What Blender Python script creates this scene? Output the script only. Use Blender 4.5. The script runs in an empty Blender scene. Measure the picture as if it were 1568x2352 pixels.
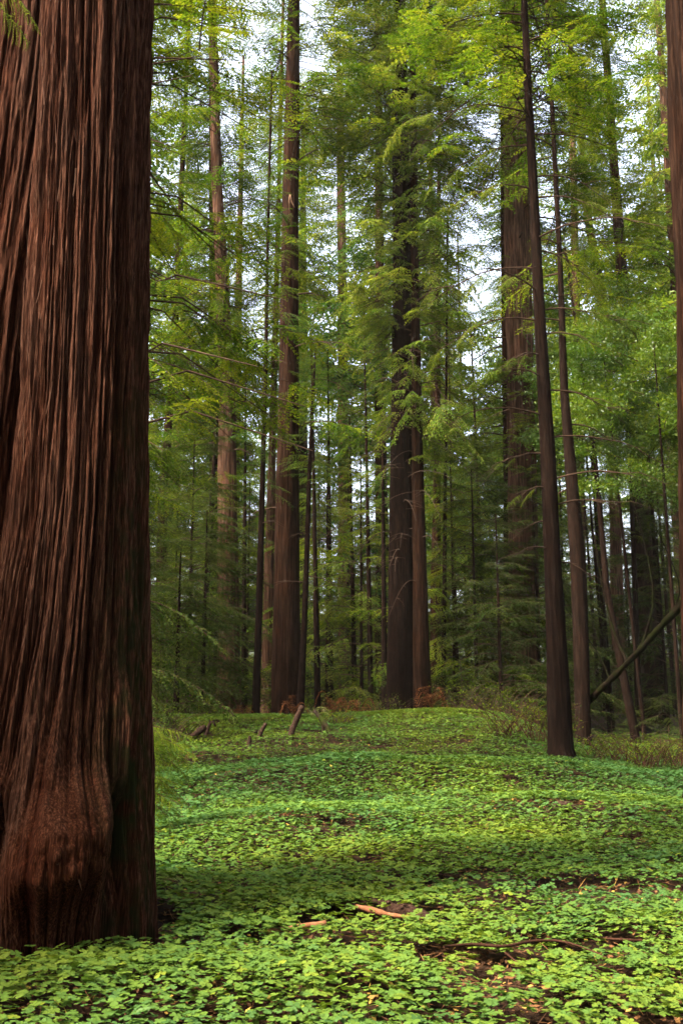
import bpy, math, random
import numpy as np
from mathutils import Vector, Quaternion

random.seed(7)
R = np.random.default_rng(11)
SC = bpy.context.scene
COL = SC.collection
PI = math.pi

# ------------------------------------------------------------------ camera
CAM_H, PITCH, FPX = 1.6, math.radians(11.0), 2287.0


def P(x, y, D):
    """world point at horizontal distance D for a picture direction (1568 x 2352 units)"""
    dx, dz = (x - 784) / FPX, -(y - 1176) / FPX
    c, s = math.cos(PITCH), math.sin(PITCH)
    Y = c - s * dz
    Z = s + c * dz
    k = D / Y
    return np.array([dx * k, D, CAM_H + Z * k])


def pxm(w, D, y=1400):
    """metres spanned by w picture units at distance D"""
    dz = -(y - 1176) / FPX
    return w / FPX * D / (math.cos(PITCH) - math.sin(PITCH) * dz)


# ------------------------------------------------------------------ noise
_T = [np.random.default_rng(100 + i).random((64, 64)) for i in range(6)]


def vnoise(x, y, seed=0, px=None):
    x = np.asarray(x, float); y = np.asarray(y, float)
    x, y = np.broadcast_arrays(x, y)
    T = _T[seed % 6]
    xi = np.floor(x).astype(int); yi = np.floor(y).astype(int)
    fx = x - xi; fy = y - yi
    fx = fx * fx * (3 - 2 * fx); fy = fy * fy * (3 - 2 * fy)
    m = px or 64
    x0, x1 = (xi % m) % 64, ((xi + 1) % m) % 64
    y0, y1 = (yi + seed * 7) % 64, (yi + 1 + seed * 7) % 64
    a = T[x0, y0] * (1 - fx) + T[x1, y0] * fx
    b = T[x0, y1] * (1 - fx) + T[x1, y1] * fx
    return a * (1 - fy) + b * fy


def fbm(x, y, seed=0, o=4):
    s = 0; a = .5; t = 0
    for i in range(o):
        s = s + a * vnoise(np.asarray(x) * 2 ** i + 3.7 * i, np.asarray(y) * 2 ** i + 1.3 * i, seed + i); t += a; a *= .5
    return s / t


def sstep(a, b, x):
    t = np.clip((np.asarray(x, float) - a) / (b - a), 0, 1)
    return t * t * (3 - 2 * t)


def ground(X, Y):
    X = np.asarray(X, float); Y = np.asarray(Y, float)
    xe = 6.6 + .12 * (Y - 33)
    mask = 1 - sstep(-1.9, 1.9, X - xe)
    hill = sstep(20.5, 32.5, Y) * (1.14 * mask * (1 - .10 * sstep(-3, -9, X)) + .16 * (1 - mask))
    hill = hill * (1 - .16 * sstep(33, 37, Y))
    far = sstep(40, 60, Y) * (.35 + .55 * (1 - mask))
    b1 = .58 * np.exp(-((X - .6) / 3.6) ** 2 - ((Y - 19.3) / 1.8) ** 2)
    b2 = .20 * np.exp(-((X + .3) / 2.0) ** 2 - ((Y - 13.2) / 1.6) ** 2)
    b3 = .20 * np.exp(-((X - 3.2) / 1.8) ** 2 - ((Y - 15) / 1.6) ** 2)
    n = (fbm(X * .5 + 20, Y * .5 + 9, 1, 3) - .5) * .22 * sstep(2, 7, Y)
    n2 = (fbm(X * .08 + 5, Y * .08 + 3, 2, 2) - .5) * 1.2 * sstep(45, 80, Y)
    b4 = .07 * np.exp(-((X + 1.2) / 1.6) ** 2 - ((Y - 5.6) / .5) ** 2)
    hump = .24 * np.exp(-((X - 2.6) / 2.2) ** 2 - ((Y - 32.5) / 3) ** 2) + .10 * np.exp(-((X + 4.2) / 2.0) ** 2 - ((Y - 31) / 2.5) ** 2)
    hump = hump + .30 * np.exp(-((X - 4.4) / 1.9) ** 2 - ((Y - 20.5) / 1.7) ** 2) + .22 * np.exp(-((X + 3.6) / 1.8) ** 2 - ((Y - 22.5) / 2.0) ** 2)
    return hill + hump + far + b1 + b2 + b3 + b4 + n + n2


def gz(x, y):
    return float(ground(x, y))


# ------------------------------------------------------------------ mesh helpers
def emit(name, V, Q, mats, parent=None, mi=None, tint=None, smooth=False, loc=None):
    V = np.ascontiguousarray(V, np.float32); Q = np.ascontiguousarray(Q, np.int32)
    me = bpy.data.meshes.new(name)
    n, f = len(V), len(Q)
    me.vertices.add(n); me.vertices.foreach_set('co', V.ravel())
    me.loops.add(f * 4); me.loops.foreach_set('vertex_index', Q.ravel())
    me.polygons.add(f)
    me.polygons.foreach_set('loop_start', np.arange(0, f * 4, 4, dtype=np.int32))
    for m in (mats if isinstance(mats, (list, tuple)) else [mats]):
        me.materials.append(m)
    if mi is not None:
        me.polygons.foreach_set('material_index', np.asarray(mi, np.int32))
    me.update(calc_edges=True)
    if smooth is not False:
        me.polygons.foreach_set('use_smooth', np.ones(f, bool) if smooth is True else np.asarray(smooth, bool))
    if tint is not None:
        a = me.attributes.new('tint', 'FLOAT', 'FACE'); a.data.foreach_set('value', np.asarray(tint, np.float32))
    o = bpy.data.objects.new(name, me); COL.objects.link(o)
    if parent is not None: o.parent = parent
    if loc is not None: o.location = loc
    return o


class Geo:
    def __init__(s): s.V = []; s.Q = []; s.m = []; s.t = []; s.s = []; s.n = 0

    def add(s, V, Q, mi=0, tint=None, smooth=False):
        if len(Q) == 0: return
        Q = np.asarray(Q)
        s.V.append(np.asarray(V, float)); s.Q.append(Q + s.n); s.n += len(V)
        s.m.append(np.broadcast_to(np.asarray(mi), (len(Q),)))
        s.t.append(np.full(len(Q), .5) if tint is None else np.broadcast_to(np.asarray(tint, float), (len(Q),)))
        s.s.append(np.full(len(Q), smooth))
        return s

    def get(s):
        return np.concatenate(s.V), np.concatenate(s.Q), np.concatenate(s.m), np.concatenate(s.t), np.concatenate(s.s)

    def emit(s, name, mats, parent=None, loc=None):
        V, Q, m, t, sm = s.get()
        return emit(name, V, Q, mats, parent, m, t, sm, loc)


def tube(pts, rad, segs=6, cap=True):
    pts = np.asarray(pts, float); n = len(pts)
    rad = np.broadcast_to(np.asarray(rad, float), (n,)).copy()
    t = np.gradient(pts, axis=0); t /= np.linalg.norm(t, axis=1)[:, None] + 1e-9
    ref = np.array([0, 0, 1.]) if abs(t[:, 2]).mean() < .8 else np.array([1., 0, 0])
    a = np.cross(t, ref); a /= np.linalg.norm(a, axis=1)[:, None] + 1e-9
    b = np.cross(t, a)
    th = np.arange(segs) * 2 * PI / segs
    V = pts[:, None, :] + rad[:, None, None] * (np.cos(th)[None, :, None] * a[:, None, :] + np.sin(th)[None, :, None] * b[:, None, :])
    V = V.reshape(-1, 3)
    i = np.arange(n - 1)[:, None] * segs; j = np.arange(segs)[None, :]; k = (j + 1) % segs
    Q = np.stack([i + j, i + k, i + segs + k, i + segs + j], -1).reshape(-1, 4)
    if cap:
        for r, base in ((0, 0), (1, (n - 1) * segs)):
            c = len(V)
            V = np.vstack([V, pts[0 if r == 0 else -1] + t[0 if r == 0 else -1] * rad[0 if r == 0 else -1] * (.3 if r else -.3)])
            for q in range(0, segs - 1, 2):
                Q = np.vstack([Q, [base + q, base + (q + 1) % segs, base + (q + 2) % segs, c]])
    return V, Q


def spline(pts, n):
    """Catmull-Rom through pts, n samples"""
    p = np.asarray(pts, float)
    p = np.vstack([2 * p[0] - p[1], p, 2 * p[-1] - p[-2]])
    u = np.linspace(0, len(p) - 3 - 1e-6, n); i = u.astype(int); f = (u - i)[:, None]
    a, b, c, d = p[i], p[i + 1], p[i + 2], p[i + 3]
    return .5 * (2 * b + (c - a) * f + (2 * a - 5 * b + 4 * c - d) * f ** 2 + (3 * b - a - 3 * c + d) * f ** 3)


def leaves(B, D, N, L, W):
    """diamond leaf-sprays: base, direction, normal, length, width"""
    S = np.cross(D, N); S /= np.linalg.norm(S, axis=1)[:, None] + 1e-9
    L = np.asarray(L)[:, None]; W = np.asarray(W)[:, None]
    m = B + D * L * .45
    V = np.stack([B, m + S * W * .5, B + D * L, m - S * W * .5], 1).reshape(-1, 3)
    return V, np.arange(len(B) * 4).reshape(-1, 4)


def unit(v):
    return v / (np.linalg.norm(v, axis=-1, keepdims=True) + 1e-9)


# ------------------------------------------------------------------ materials
def mat(name):
    m = bpy.data.materials.new(name); m.use_nodes = True
    nt = m.node_tree
    for n in list(nt.nodes): nt.nodes.remove(n)
    out = nt.nodes.new('ShaderNodeOutputMaterial')
    return m, nt, out


def N(nt, t, **kw):
    n = nt.nodes.new(t)
    for k, v in kw.items():
        if k == 'inp':
            for a, b in v.items(): n.inputs[a].default_value = b
        else: setattr(n, k, v)
    return n


def ramp(nt, stops):
    r = N(nt, 'ShaderNodeValToRGB'); e = r.color_ramp.elements
    while len(e) > 1: e.remove(e[-1])
    e[0].position = stops[0][0]; e[0].color = (*stops[0][1], 1)
    for p, c in stops[1:]:
        x = e.new(p); x.color = (*c, 1)
    return r


def bark_mat(name, dark, mid, light, sc=(7, 7, .7), bump=.5, moss=None, mossamt=.0, dist=.03, ridge=False):
    m, nt, out = mat(name); L = nt.links.new
    tc = N(nt, 'ShaderNodeTexCoord')
    mp = N(nt, 'ShaderNodeMapping'); mp.inputs['Scale'].default_value = sc
    L(tc.outputs['Object'], mp.inputs[0])
    n1 = N(nt, 'ShaderNodeTexNoise', inp={'Scale': 1.6, 'Detail': 9, 'Roughness': .68, 'Distortion': .4}); L(mp.outputs[0], n1.inputs[0])
    n2 = N(nt, 'ShaderNodeTexNoise', inp={'Scale': .7, 'Detail': 4, 'Roughness': .6}); L(tc.outputs['Object'], n2.inputs[0])
    r = ramp(nt, [(.30, dark), (.5, mid), (.72, light)]); L(n1.outputs[0], r.inputs[0])
    r2 = ramp(nt, [(.3, (.72, .66, .62)), (.5, (1, 1, 1)), (.72, (1.25, 1.02, .9))]); L(n2.outputs[0], r2.inputs[0])
    mx = N(nt, 'ShaderNodeMix', data_type='RGBA', blend_type='MULTIPLY'); mx.inputs[0].default_value = 1
    L(r.outputs[0], mx.inputs[6]); L(r2.outputs[0], mx.inputs[7])
    colr = mx.outputs[2]
    if ridge:   # weathered grey ridges, red inner bark in the furrows
        at = N(nt, 'ShaderNodeAttribute', attribute_name='weather_shade')
        rr = ramp(nt, [(.10, (.40, .19, .12)), (.42, (.95, .82, .72)), (.85, (1.3, 1.4, 1.45))]); L(at.outputs['Fac'], rr.inputs[0])
        m3 = N(nt, 'ShaderNodeMix', data_type='RGBA', blend_type='MULTIPLY'); m3.inputs[0].default_value = 1
        L(colr, m3.inputs[6]); L(rr.outputs[0], m3.inputs[7]); colr = m3.outputs[2]
        am = N(nt, 'ShaderNodeAttribute', attribute_name='moss'); m4 = N(nt, 'ShaderNodeMix', data_type='RGBA')
        L(am.outputs['Fac'], m4.inputs[0]); L(colr, m4.inputs[6]); m4.inputs[7].default_value = (.011, .012, .004, 1); colr = m4.outputs[2]
    if moss:
        n3 = N(nt, 'ShaderNodeTexNoise', inp={'Scale': 2.6, 'Detail': 7, 'Roughness': .7}); L(tc.outputs['Object'], n3.inputs[0])
        r3 = ramp(nt, [(.56 - mossamt, (0, 0, 0)), (.66 - mossamt, (1, 1, 1))]); L(n3.outputs[0], r3.inputs[0])
        mm = N(nt, 'ShaderNodeMix', data_type='RGBA'); L(r3.outputs[0], mm.inputs[0]); L(colr, mm.inputs[6]); mm.inputs[7].default_value = (*moss, 1)
        colr = mm.outputs[2]
    b = N(nt, 'ShaderNodeBump', inp={'Strength': bump, 'Distance': dist}); L(n1.outputs[0], b.inputs['Height'])
    p = N(nt, 'ShaderNodeBsdfPrincipled', inp={'Roughness': .95}); p.inputs['Specular IOR Level'].default_value = .02
    L(colr, p.inputs['Base Color']); L(b.outputs[0], p.inputs['Normal']); L(p.outputs[0], out.inputs[0])
    return m


def leaf_mat(name, c0, c1, c2, trans=.45, gloss=.0, nscale=.35, rough=.45, objvar=.25, tcol=(1.22, 1.1, .48)):
    """c0..c2 run over the leaf's own tint; patches of hue by noise and by tree"""
    m, nt, out = mat(name); L = nt.links.new
    at = N(nt, 'ShaderNodeAttribute', attribute_name='tint')
    g = N(nt, 'ShaderNodeNewGeometry')
    no = N(nt, 'ShaderNodeTexNoise', inp={'Scale': nscale, 'Detail': 3, 'Roughness': .6}); L(g.outputs['Position'], no.inputs[0])
    oi = N(nt, 'ShaderNodeObjectInfo')
    a1 = N(nt, 'ShaderNodeMath', operation='MULTIPLY_ADD'); L(no.outputs[0], a1.inputs[0]); a1.inputs[1].default_value = 1.3; a1.inputs[2].default_value = -.65
    a2 = N(nt, 'ShaderNodeMath', operation='MULTIPLY_ADD'); L(oi.outputs['Random'], a2.inputs[0]); a2.inputs[1].default_value = objvar; a2.inputs[2].default_value = -objvar / 2
    s1 = N(nt, 'ShaderNodeMath', operation='ADD'); L(a1.outputs[0], s1.inputs[0]); L(a2.outputs[0], s1.inputs[1])
    s2 = N(nt, 'ShaderNodeMath', operation='ADD', use_clamp=True); L(s1.outputs[0], s2.inputs[0]); L(at.outputs['Fac'], s2.inputs[1])
    r = ramp(nt, [(.1, c0), (.5, c1), (.9, c2)]); L(s2.outputs[0], r.inputs[0])
    tm = N(nt, 'ShaderNodeMix', data_type='RGBA', blend_type='MULTIPLY'); tm.inputs[0].default_value = 1
    L(r.outputs[0], tm.inputs[6]); tm.inputs[7].default_value = (*tcol, 1)
    d = N(nt, 'ShaderNodeBsdfDiffuse'); L(r.outputs[0], d.inputs[0])
    t = N(nt, 'ShaderNodeBsdfTranslucent'); L(tm.outputs[2], t.inputs[0])
    x = N(nt, 'ShaderNodeMixShader'); x.inputs[0].default_value = trans; L(d.outputs[0], x.inputs[1]); L(t.outputs[0], x.inputs[2])
    gl = N(nt, 'ShaderNodeBsdfGlossy', inp={'Roughness': rough})
    y = N(nt, 'ShaderNodeMixShader'); y.inputs[0].default_value = gloss; L(x.outputs[0], y.inputs[1]); L(gl.outputs[0], y.inputs[2])
    L(y.outputs[0], out.inputs[0])
    return m


def plain_mat(name, stops, scale=8, rough=.9, attr=False):
    m, nt, out = mat(name); L = nt.links.new
    r = ramp(nt, stops)
    if attr:
        at = N(nt, 'ShaderNodeAttribute', attribute_name='tint'); L(at.outputs['Fac'], r.inputs[0])
    else:
        tc = N(nt, 'ShaderNodeTexCoord')
        n = N(nt, 'ShaderNodeTexNoise', inp={'Scale': scale, 'Detail': 8, 'Roughness': .7}); L(tc.outputs['Object'], n.inputs[0]); L(n.outputs[0], r.inputs[0])
    p = N(nt, 'ShaderNodeBsdfPrincipled', inp={'Roughness': rough}); p.inputs['Specular IOR Level'].default_value = .04
    L(r.outputs[0], p.inputs['Base Color']); L(p.outputs[0], out.inputs[0])
    return m


BARK_BIG = bark_mat('giant_bark', (.0025, .0009, .0005), (.025, .0092, .0050), (.105, .048, .029), sc=(60, 60, 3.2), bump=1.0, dist=.016, ridge=True)
BARK = bark_mat('redwood_bark', (.003, .0016, .001), (.011, .0052, .003), (.036, .0185, .011), sc=(9, 9, .55), bump=.8)
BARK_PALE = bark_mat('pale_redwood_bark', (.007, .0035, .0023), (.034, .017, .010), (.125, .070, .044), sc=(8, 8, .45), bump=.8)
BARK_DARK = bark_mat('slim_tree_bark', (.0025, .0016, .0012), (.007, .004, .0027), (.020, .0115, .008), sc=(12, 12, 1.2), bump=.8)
TWIG = plain_mat('twig', [(.3, (.014, .008, .005)), (.7, (.05, .029, .018))], 3)
TWIG_RED = plain_mat('reddish_twig', [(.3, (.014, .006, .0035)), (.7, (.055, .024, .014))], 3)
MOSSY = bark_mat('mossy_wood', (.002, .0014, .001), (.005, .0035, .0022), (.014, .009, .006), sc=(6, 6, 6), bump=.6, moss=(.0045, .0055, .001), mossamt=.10)
DEADWOOD = bark_mat('dead_wood', (.009, .005, .004), (.028, .016, .011), (.07, .043, .03), sc=(14, 14, 14), bump=.7)
MOSSY_STAKE = bark_mat('mossy_stake_wood', (.010, .007, .005), (.03, .02, .013), (.065, .044, .03), sc=(9, 9, 9), bump=.7, moss=(.035, .048, .008), mossamt=.08)
ORANGE = plain_mat('fresh_redwood', [(.3, (.05, .020, .010)), (.5, (.17, .070, .032)), (.75, (.26, .125, .065))], 9)
FIBRE = plain_mat('bark_fibre', [(.3, (.014, .006, .0035)), (.7, (.075, .036, .021))], 4)
STUBWOOD = plain_mat('pale_stub_wood', [(.3, (.08, .045, .026)), (.7, (.22, .13, .08))], 9)
SOIL = plain_mat('forest_soil', [(.3, (.005, .003, .002)), (.5, (.014, .0075, .004)), (.75, (.034, .017, .009))], 5)
LITTER = plain_mat('leaf_litter', [(0, (.03, .015, .008)), (.35, (.085, .042, .02)), (.7, (.11, .05, .02)), (.86, (.15, .07, .028)), (.95, (.26, .16, .035)), (1, (.36, .24, .05))], attr=True)
NEEDLE = leaf_mat('redwood_needles', (.022, .052, .006), (.054, .095, .008), (.115, .140, .012), trans=.5)
NEEDLE_Y = leaf_mat('yellow_green_backlit_needles', (.042, .082, .011), (.082, .125, .017), (.145, .170, .030), trans=.55)  # lighter needles; on far crowns the paleness stands in for backlit glow
NEEDLE_D = leaf_mat('dark_needles', (.014, .028, .007), (.030, .050, .011), (.060, .078, .016), trans=.4)
NEEDLE_B = leaf_mat('blue_green_needles', (.020, .056, .014), (.044, .092, .020), (.090, .130, .024), trans=.5)
BAYLEAF = leaf_mat('bay_leaves', (.026, .062, .005), (.056, .108, .008), (.12, .16, .012), trans=.5, gloss=.02, rough=.4)
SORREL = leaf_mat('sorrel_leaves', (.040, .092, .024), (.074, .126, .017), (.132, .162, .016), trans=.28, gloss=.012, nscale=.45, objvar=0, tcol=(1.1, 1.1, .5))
FERN_RUST = plain_mat('dead_fern', [(0, (.04, .012, .004)), (.5, (.105, .036, .011)), (1, (.20, .09, .032))], attr=True)
FERN_PALE = leaf_mat('pale_fern', (.10, .12, .035), (.17, .19, .06), (.3, .29, .12), trans=.4)
FERN_GREEN = leaf_mat('green_fern', (.045, .10, .018), (.085, .15, .025), (.14, .2, .035), trans=.4)


# ------------------------------------------------------------------ tagging
def tag(o, label=None, cat=None, group=None, kind=None):
    if label: o['label'] = label
    if cat: o['category'] = cat
    if group: o['group'] = group
    if kind: o['kind'] = kind
    return o


def root(name, loc, label, cat, group=None):
    o = bpy.data.objects.new(name, None); COL.objects.link(o); o.location = loc; o.empty_display_size = .3
    return tag(o, label, cat, group)


# ------------------------------------------------------------------ boughs and crowns
def bough(r, L=3.0, pairs=20, droop=.35, leafL=.13, leafW=.036, gap=.075, bare=.18, side=.30, tw=.018, dens=1.0, hang=.2):
    """one drooping redwood branch with flat side sprays, along +X from the origin"""
    g = Geo()
    t = np.linspace(0, 1, 9)
    wob = (r.random(3) - .5) * .5
    ax = np.stack([L * t, L * .12 * np.sin(t * 3 + wob[0] * 6) * wob[1] * 2, L * (.16 * t - droop * t ** 1.8)], 1)
    g.add(*tube(ax, np.linspace(tw, tw * .25, 9), 4, False), 0)
    B = []; D = []; NN = []; LL = []; WW = []; TT = []
    for i in range(pairs * 2):
        s = 1 if i % 2 else -1
        u = bare + (1 - bare) * ((i + r.random()) / (pairs * 2))
        k = u * 8; a = int(min(k, 7)); p = ax[a] * (1 - (k - a)) + ax[a + 1] * (k - a)
        l = L * side * (1.05 - .75 * u) * (.6 + .7 * r.random())
        ang = math.radians(48 + 22 * r.random()) * s
        d = np.array([math.cos(ang), math.sin(ang), -.12 - hang * r.random() * 2.2]); d /= np.linalg.norm(d)
        n = max(3, int(l / gap))
        q = np.linspace(.08, 1, n)
        pts = p + d * (l * q)[:, None]; pts[:, 2] -= .25 * l * q ** 2
        tt = .5 + (r.random() - .5) * .7
        if r.random() < .6:
            g.add(*tube(np.stack([p, p + d * l * .5 + [0, 0, -.06 * l], p + d * l + [0, 0, -.25 * l]]), [tw * .35, tw * .25, tw * .1], 3, False), 0)
        for sd in (-1, 1):
            ok = r.random(n) < dens
            m = int(ok.sum())
            if not m: continue
            an = math.radians(42) * sd + (r.random(m) - .5) * .7
            perp = np.cross([0, 0, 1.], d); perp /= np.linalg.norm(perp) + 1e-9
            dd = d[None] * np.cos(an)[:, None] + perp[None] * np.sin(an)[:, None]
            dd[:, 2] -= .1 + .35 * r.random(m)
            B.append(pts[ok]); D.append(unit(dd))
            nn = np.stack([(r.random(m) - .5) * 1.3, (r.random(m) - .5) * 1.3, np.ones(m)], 1); NN.append(unit(nn))
            ll = leafL * (.6 + .8 * r.random(m)) * (1.15 - .4 * q[ok]); LL.append(ll); WW.append(leafW * (.7 + .6 * r.random(m)))
            TT.append(np.clip(tt + (r.random(m) - .5) * .3, 0, 1))
    B = np.concatenate(B); V, Q = leaves(B, np.concatenate(D), np.concatenate(NN), np.concatenate(LL), np.concatenate(WW))
    g.add(V, Q, 1, np.concatenate(TT))
    return g.get()


def rot_z(a):
    c, s = math.cos(a), math.sin(a); return np.array([[c, -s, 0], [s, c, 0], [0, 0, 1.]])


def rot_y(a):
    c, s = math.cos(a), math.sin(a); return np.array([[c, 0, s], [0, 1, 0], [-s, 0, c]])


def rot_x(a):
    c, s = math.cos(a), math.sin(a); return np.array([[1, 0, 0], [0, c, -s], [0, s, c]])


def assemble(r, variants, items, base=None):
    """items: (position, azimuth, pitch, scale)"""
    g = Geo()
    if base is not None: g = base
    for pos, az, pit, sc in items:
        V, Q, m, t, s = variants[r.integers(len(variants))]
        M = rot_z(az) @ rot_y(-pit) @ rot_x((r.random() - .5) * .6)
        g.V.append(V @ M.T * sc + np.asarray(pos)); g.Q.append(Q + g.n); g.n += len(V)
        g.m.append(m); g.t.append(np.clip(t + (r.random() - .5) * .35, 0, 1)); g.s.append(s)
    return g.get()


def conifer_crown(seed, H, rmax, nb, variants, pw=.8, low=.55, Lref=3.0, spread=0.0):
    """boughs round a vertical axis from z = 0 to H"""
    r = np.random.default_rng(seed); it = []; g = Geo()
    # clustered whorls leave gaps where the sky shows
    z = 0.0
    for i in range(nb):
        u = ((i + r.random()) / nb) ** .95
        z = u * H
        prof = (low + (1 - low) * min(1, u / .3)) * (1 - u) ** pw * 1.15 + .08
        sc = rmax * prof * (.65 + .6 * r.random()) / Lref
        az = r.random() * 2 * PI
        if vnoise(az * 1.3, u * 8, seed % 6) < (.50 if spread else .45): continue
        if spread:      # side boughs set out along a bare limb
            ln = rmax * prof; k = 1 + int(r.random() * 3); zz = -.18 * ln
            g.add(*tube([[0, 0, z], [ln * .4 * math.cos(az), ln * .4 * math.sin(az), z + .06 * ln], [ln * .85 * math.cos(az), ln * .85 * math.sin(az), z + zz]], [.03, .02, .008], 4, False), 0)
            for q in range(k):
                d = ln * (.15 + .75 * r.random() ** .8)
                it.append(((d * math.cos(az), d * math.sin(az), z + .06 * ln + zz * (d / ln) ** 2), az + (r.random() - .5) * 2.4, math.radians(40 * r.random() - 22), spread * (.55 + .7 * r.random())))
            continue
        it.append(((0, 0, z), az, math.radians(34 * r.random() - 14 + 18 * u), max(sc, .12)))
    return assemble(r, variants, it, g if g.n else None)


rb = np.random.default_rng(5)
B_STD = [bough(rb, droop=.28 + .35 * rb.random(), pairs=19, side=.34, hang=.18, leafL=.085, leafW=.040, gap=.062) for _ in range(6)]
B_AIRY = [bough(rb, droop=.28 + .4 * rb.random(), pairs=15, dens=.8, bare=.25, side=.32, hang=.18, leafL=.085, leafW=.040, gap=.065) for _ in range(5)]
B_FAR = [bough(rb, droop=.3 + .4 * rb.random(), pairs=13, leafL=.19, leafW=.09, gap=.14, side=.38, hang=.2) for _ in range(5)]
B_FINE = [bough(rb, droop=.35 + .5 * rb.random(), pairs=24, leafL=.060, leafW=.026, gap=.040, side=.36, hang=.30) for _ in range(5)]


B_MID = [bough(rb, L=1.9, droop=.25 + .4 * rb.random(), pairs=12, leafL=.13, leafW=.062, gap=.10, side=.42, hang=.2, tw=.013) for _ in range(6)]
B_SHORT = [bough(rb, L=1.5, droop=.3 + .5 * rb.random(), pairs=17, leafL=.070, leafW=.032, gap=.048, side=.42, hang=.3, tw=.011) for _ in range(6)]


def bay_bough(r, L=2.4):
    g = Geo(); t = np.linspace(0, 1, 7)
    ax = np.stack([L * t, .15 * L * np.sin(t * 4 + r.random() * 6) * t, L * (.25 * t - .25 * t ** 2)], 1)
    g.add(*tube(ax, np.linspace(.02, .005, 7), 4, False), 0)
    n = 520
    u = .2 + .8 * r.random(n) ** .7
    k = u * 6; a = np.minimum(k.astype(int), 5); p = ax[a] + (ax[a + 1] - ax[a]) * (k - a)[:, None]
    off = r.normal(size=(n, 3)) * np.array([.22, .30, .16]) * L * .6
    cl = np.round(p * 3) / 3
    B = p + off * .8
    D = unit(r.normal(size=(n, 3)) + [.6, 0, -.3]); NN = unit(r.normal(size=(n, 3)) * .6 + [0, 0, 1])
    g.add(*leaves(B, D, NN, (.11 + .08 * r.random(n)), .045 + .025 * r.random(n)), 1, np.clip(.5 + (r.random(n) - .5) * .6, 0, 1))
    return g.get()


B_BAY = [bay_bough(rb) for _ in range(4)]


def bay_crown(seed, H, rmax, nb):
    r = np.random.default_rng(seed); it = []
    for i in range(nb):
        u = r.random(); z = u * H; az = r.random() * 2 * PI
        rr = rmax * math.sqrt(max(.05, 1 - (2 * u - .9) ** 2 * .8)) * math.sqrt(r.random()) * .75
        it.append(((rr * math.cos(az), rr * math.sin(az), z), az + (r.random() - .5), .3 * r.random(), .7 + .5 * r.random()))
    return assemble(r, B_BAY, it)


CROWNS = {}


def crown_mesh(key, data, lmat):
    V, Q, m, t, s = data
    o = emit(key, V, Q, [TWIG, lmat], None, m, t, s)
    me = o.data; bpy.data.objects.remove(o); CROWNS[key] = me


C1 = conifer_crown(1, 32, 4.4, 250, B_STD)
C2 = conifer_crown(2, 32, 3.9, 230, B_STD)
C3 = conifer_crown(3, 32, 4.2, 180, B_AIRY)
C4 = conifer_crown(4, 34, 5.2, 270, B_FAR, pw=.6)
C5 = conifer_crown(5, 34, 4.5, 240, B_FAR, pw=.6)
C6 = conifer_crown(6, 12, 3.4, 150, B_STD, pw=.7, low=.9)
C7 = conifer_crown(7, 10, 3.0, 120, B_AIRY, pw=.7, low=.9)
C8 = conifer_crown(8, 16, 3.8, 270, B_SHORT, pw=.45, low=.9, spread=.95)
C12 = conifer_crown(12, 18, 3.5, 190, B_MID, pw=.45, low=.8, spread=.95)
C13 = conifer_crown(13, 30, 3.7, 235, B_MID, pw=.6, low=.7, spread=1.0)
C9 = bay_crown(9, 7.5, 3.2, 70)
C10 = bay_crown(10, 6, 2.6, 46)
C11 = conifer_crown(11, 2.6, 1.5, 26, B_AIRY, pw=.6, low=.8)
for nm, d, m in (('tall_a', C1, NEEDLE), ('tall_b', C2, NEEDLE), ('tall_a_y', C1, NEEDLE_Y), ('tall_b_y', C2, NEEDLE_Y), ('tall_b_b', C2, NEEDLE_B), ('airy', C3, NEEDLE), ('airy_y', C3, NEEDLE_Y),
                 ('airy_b', C3, NEEDLE_B), ('far_a', C4, NEEDLE_Y), ('far_b', C5, NEEDLE), ('far_c', C4, NEEDLE_B),
                 ('mid_y', C12, NEEDLE_Y), ('mid', C12, NEEDLE), ('tall_m', C13, NEEDLE), ('tall_my', C13, NEEDLE_Y), ('young_a', C6, NEEDLE), ('young_ad', C6, NEEDLE_D), ('young_b', C7, NEEDLE_D), ('young_by', C7, NEEDLE_Y), ('near', C8, NEEDLE), ('near_y', C8, NEEDLE_Y),
                 ('bay_a', C9, BAYLEAF), ('bay_b', C10, BAYLEAF), ('shrub', C11, NEEDLE_D), ('shrub_y', C11, NEEDLE)):
    crown_mesh(nm, d, m)


def add_crown(parent, key, z0, lean=(0, 0), sc=(1, 1, 1), rz=None, off=(0, 0)):
    o = bpy.data.objects.new('crown', CROWNS[key]); COL.objects.link(o); o.parent = parent
    o.location = (off[0], off[1], z0); o.scale = sc
    q = Vector((0, 0, 1)).rotation_difference(Vector((lean[0], lean[1], 1)).normalized())
    o.rotation_mode = 'QUATERNION'
    o.rotation_quaternion = q @ Quaternion((0, 0, 1), random.random() * 6.28 if rz is None else rz)
    return o


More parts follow.
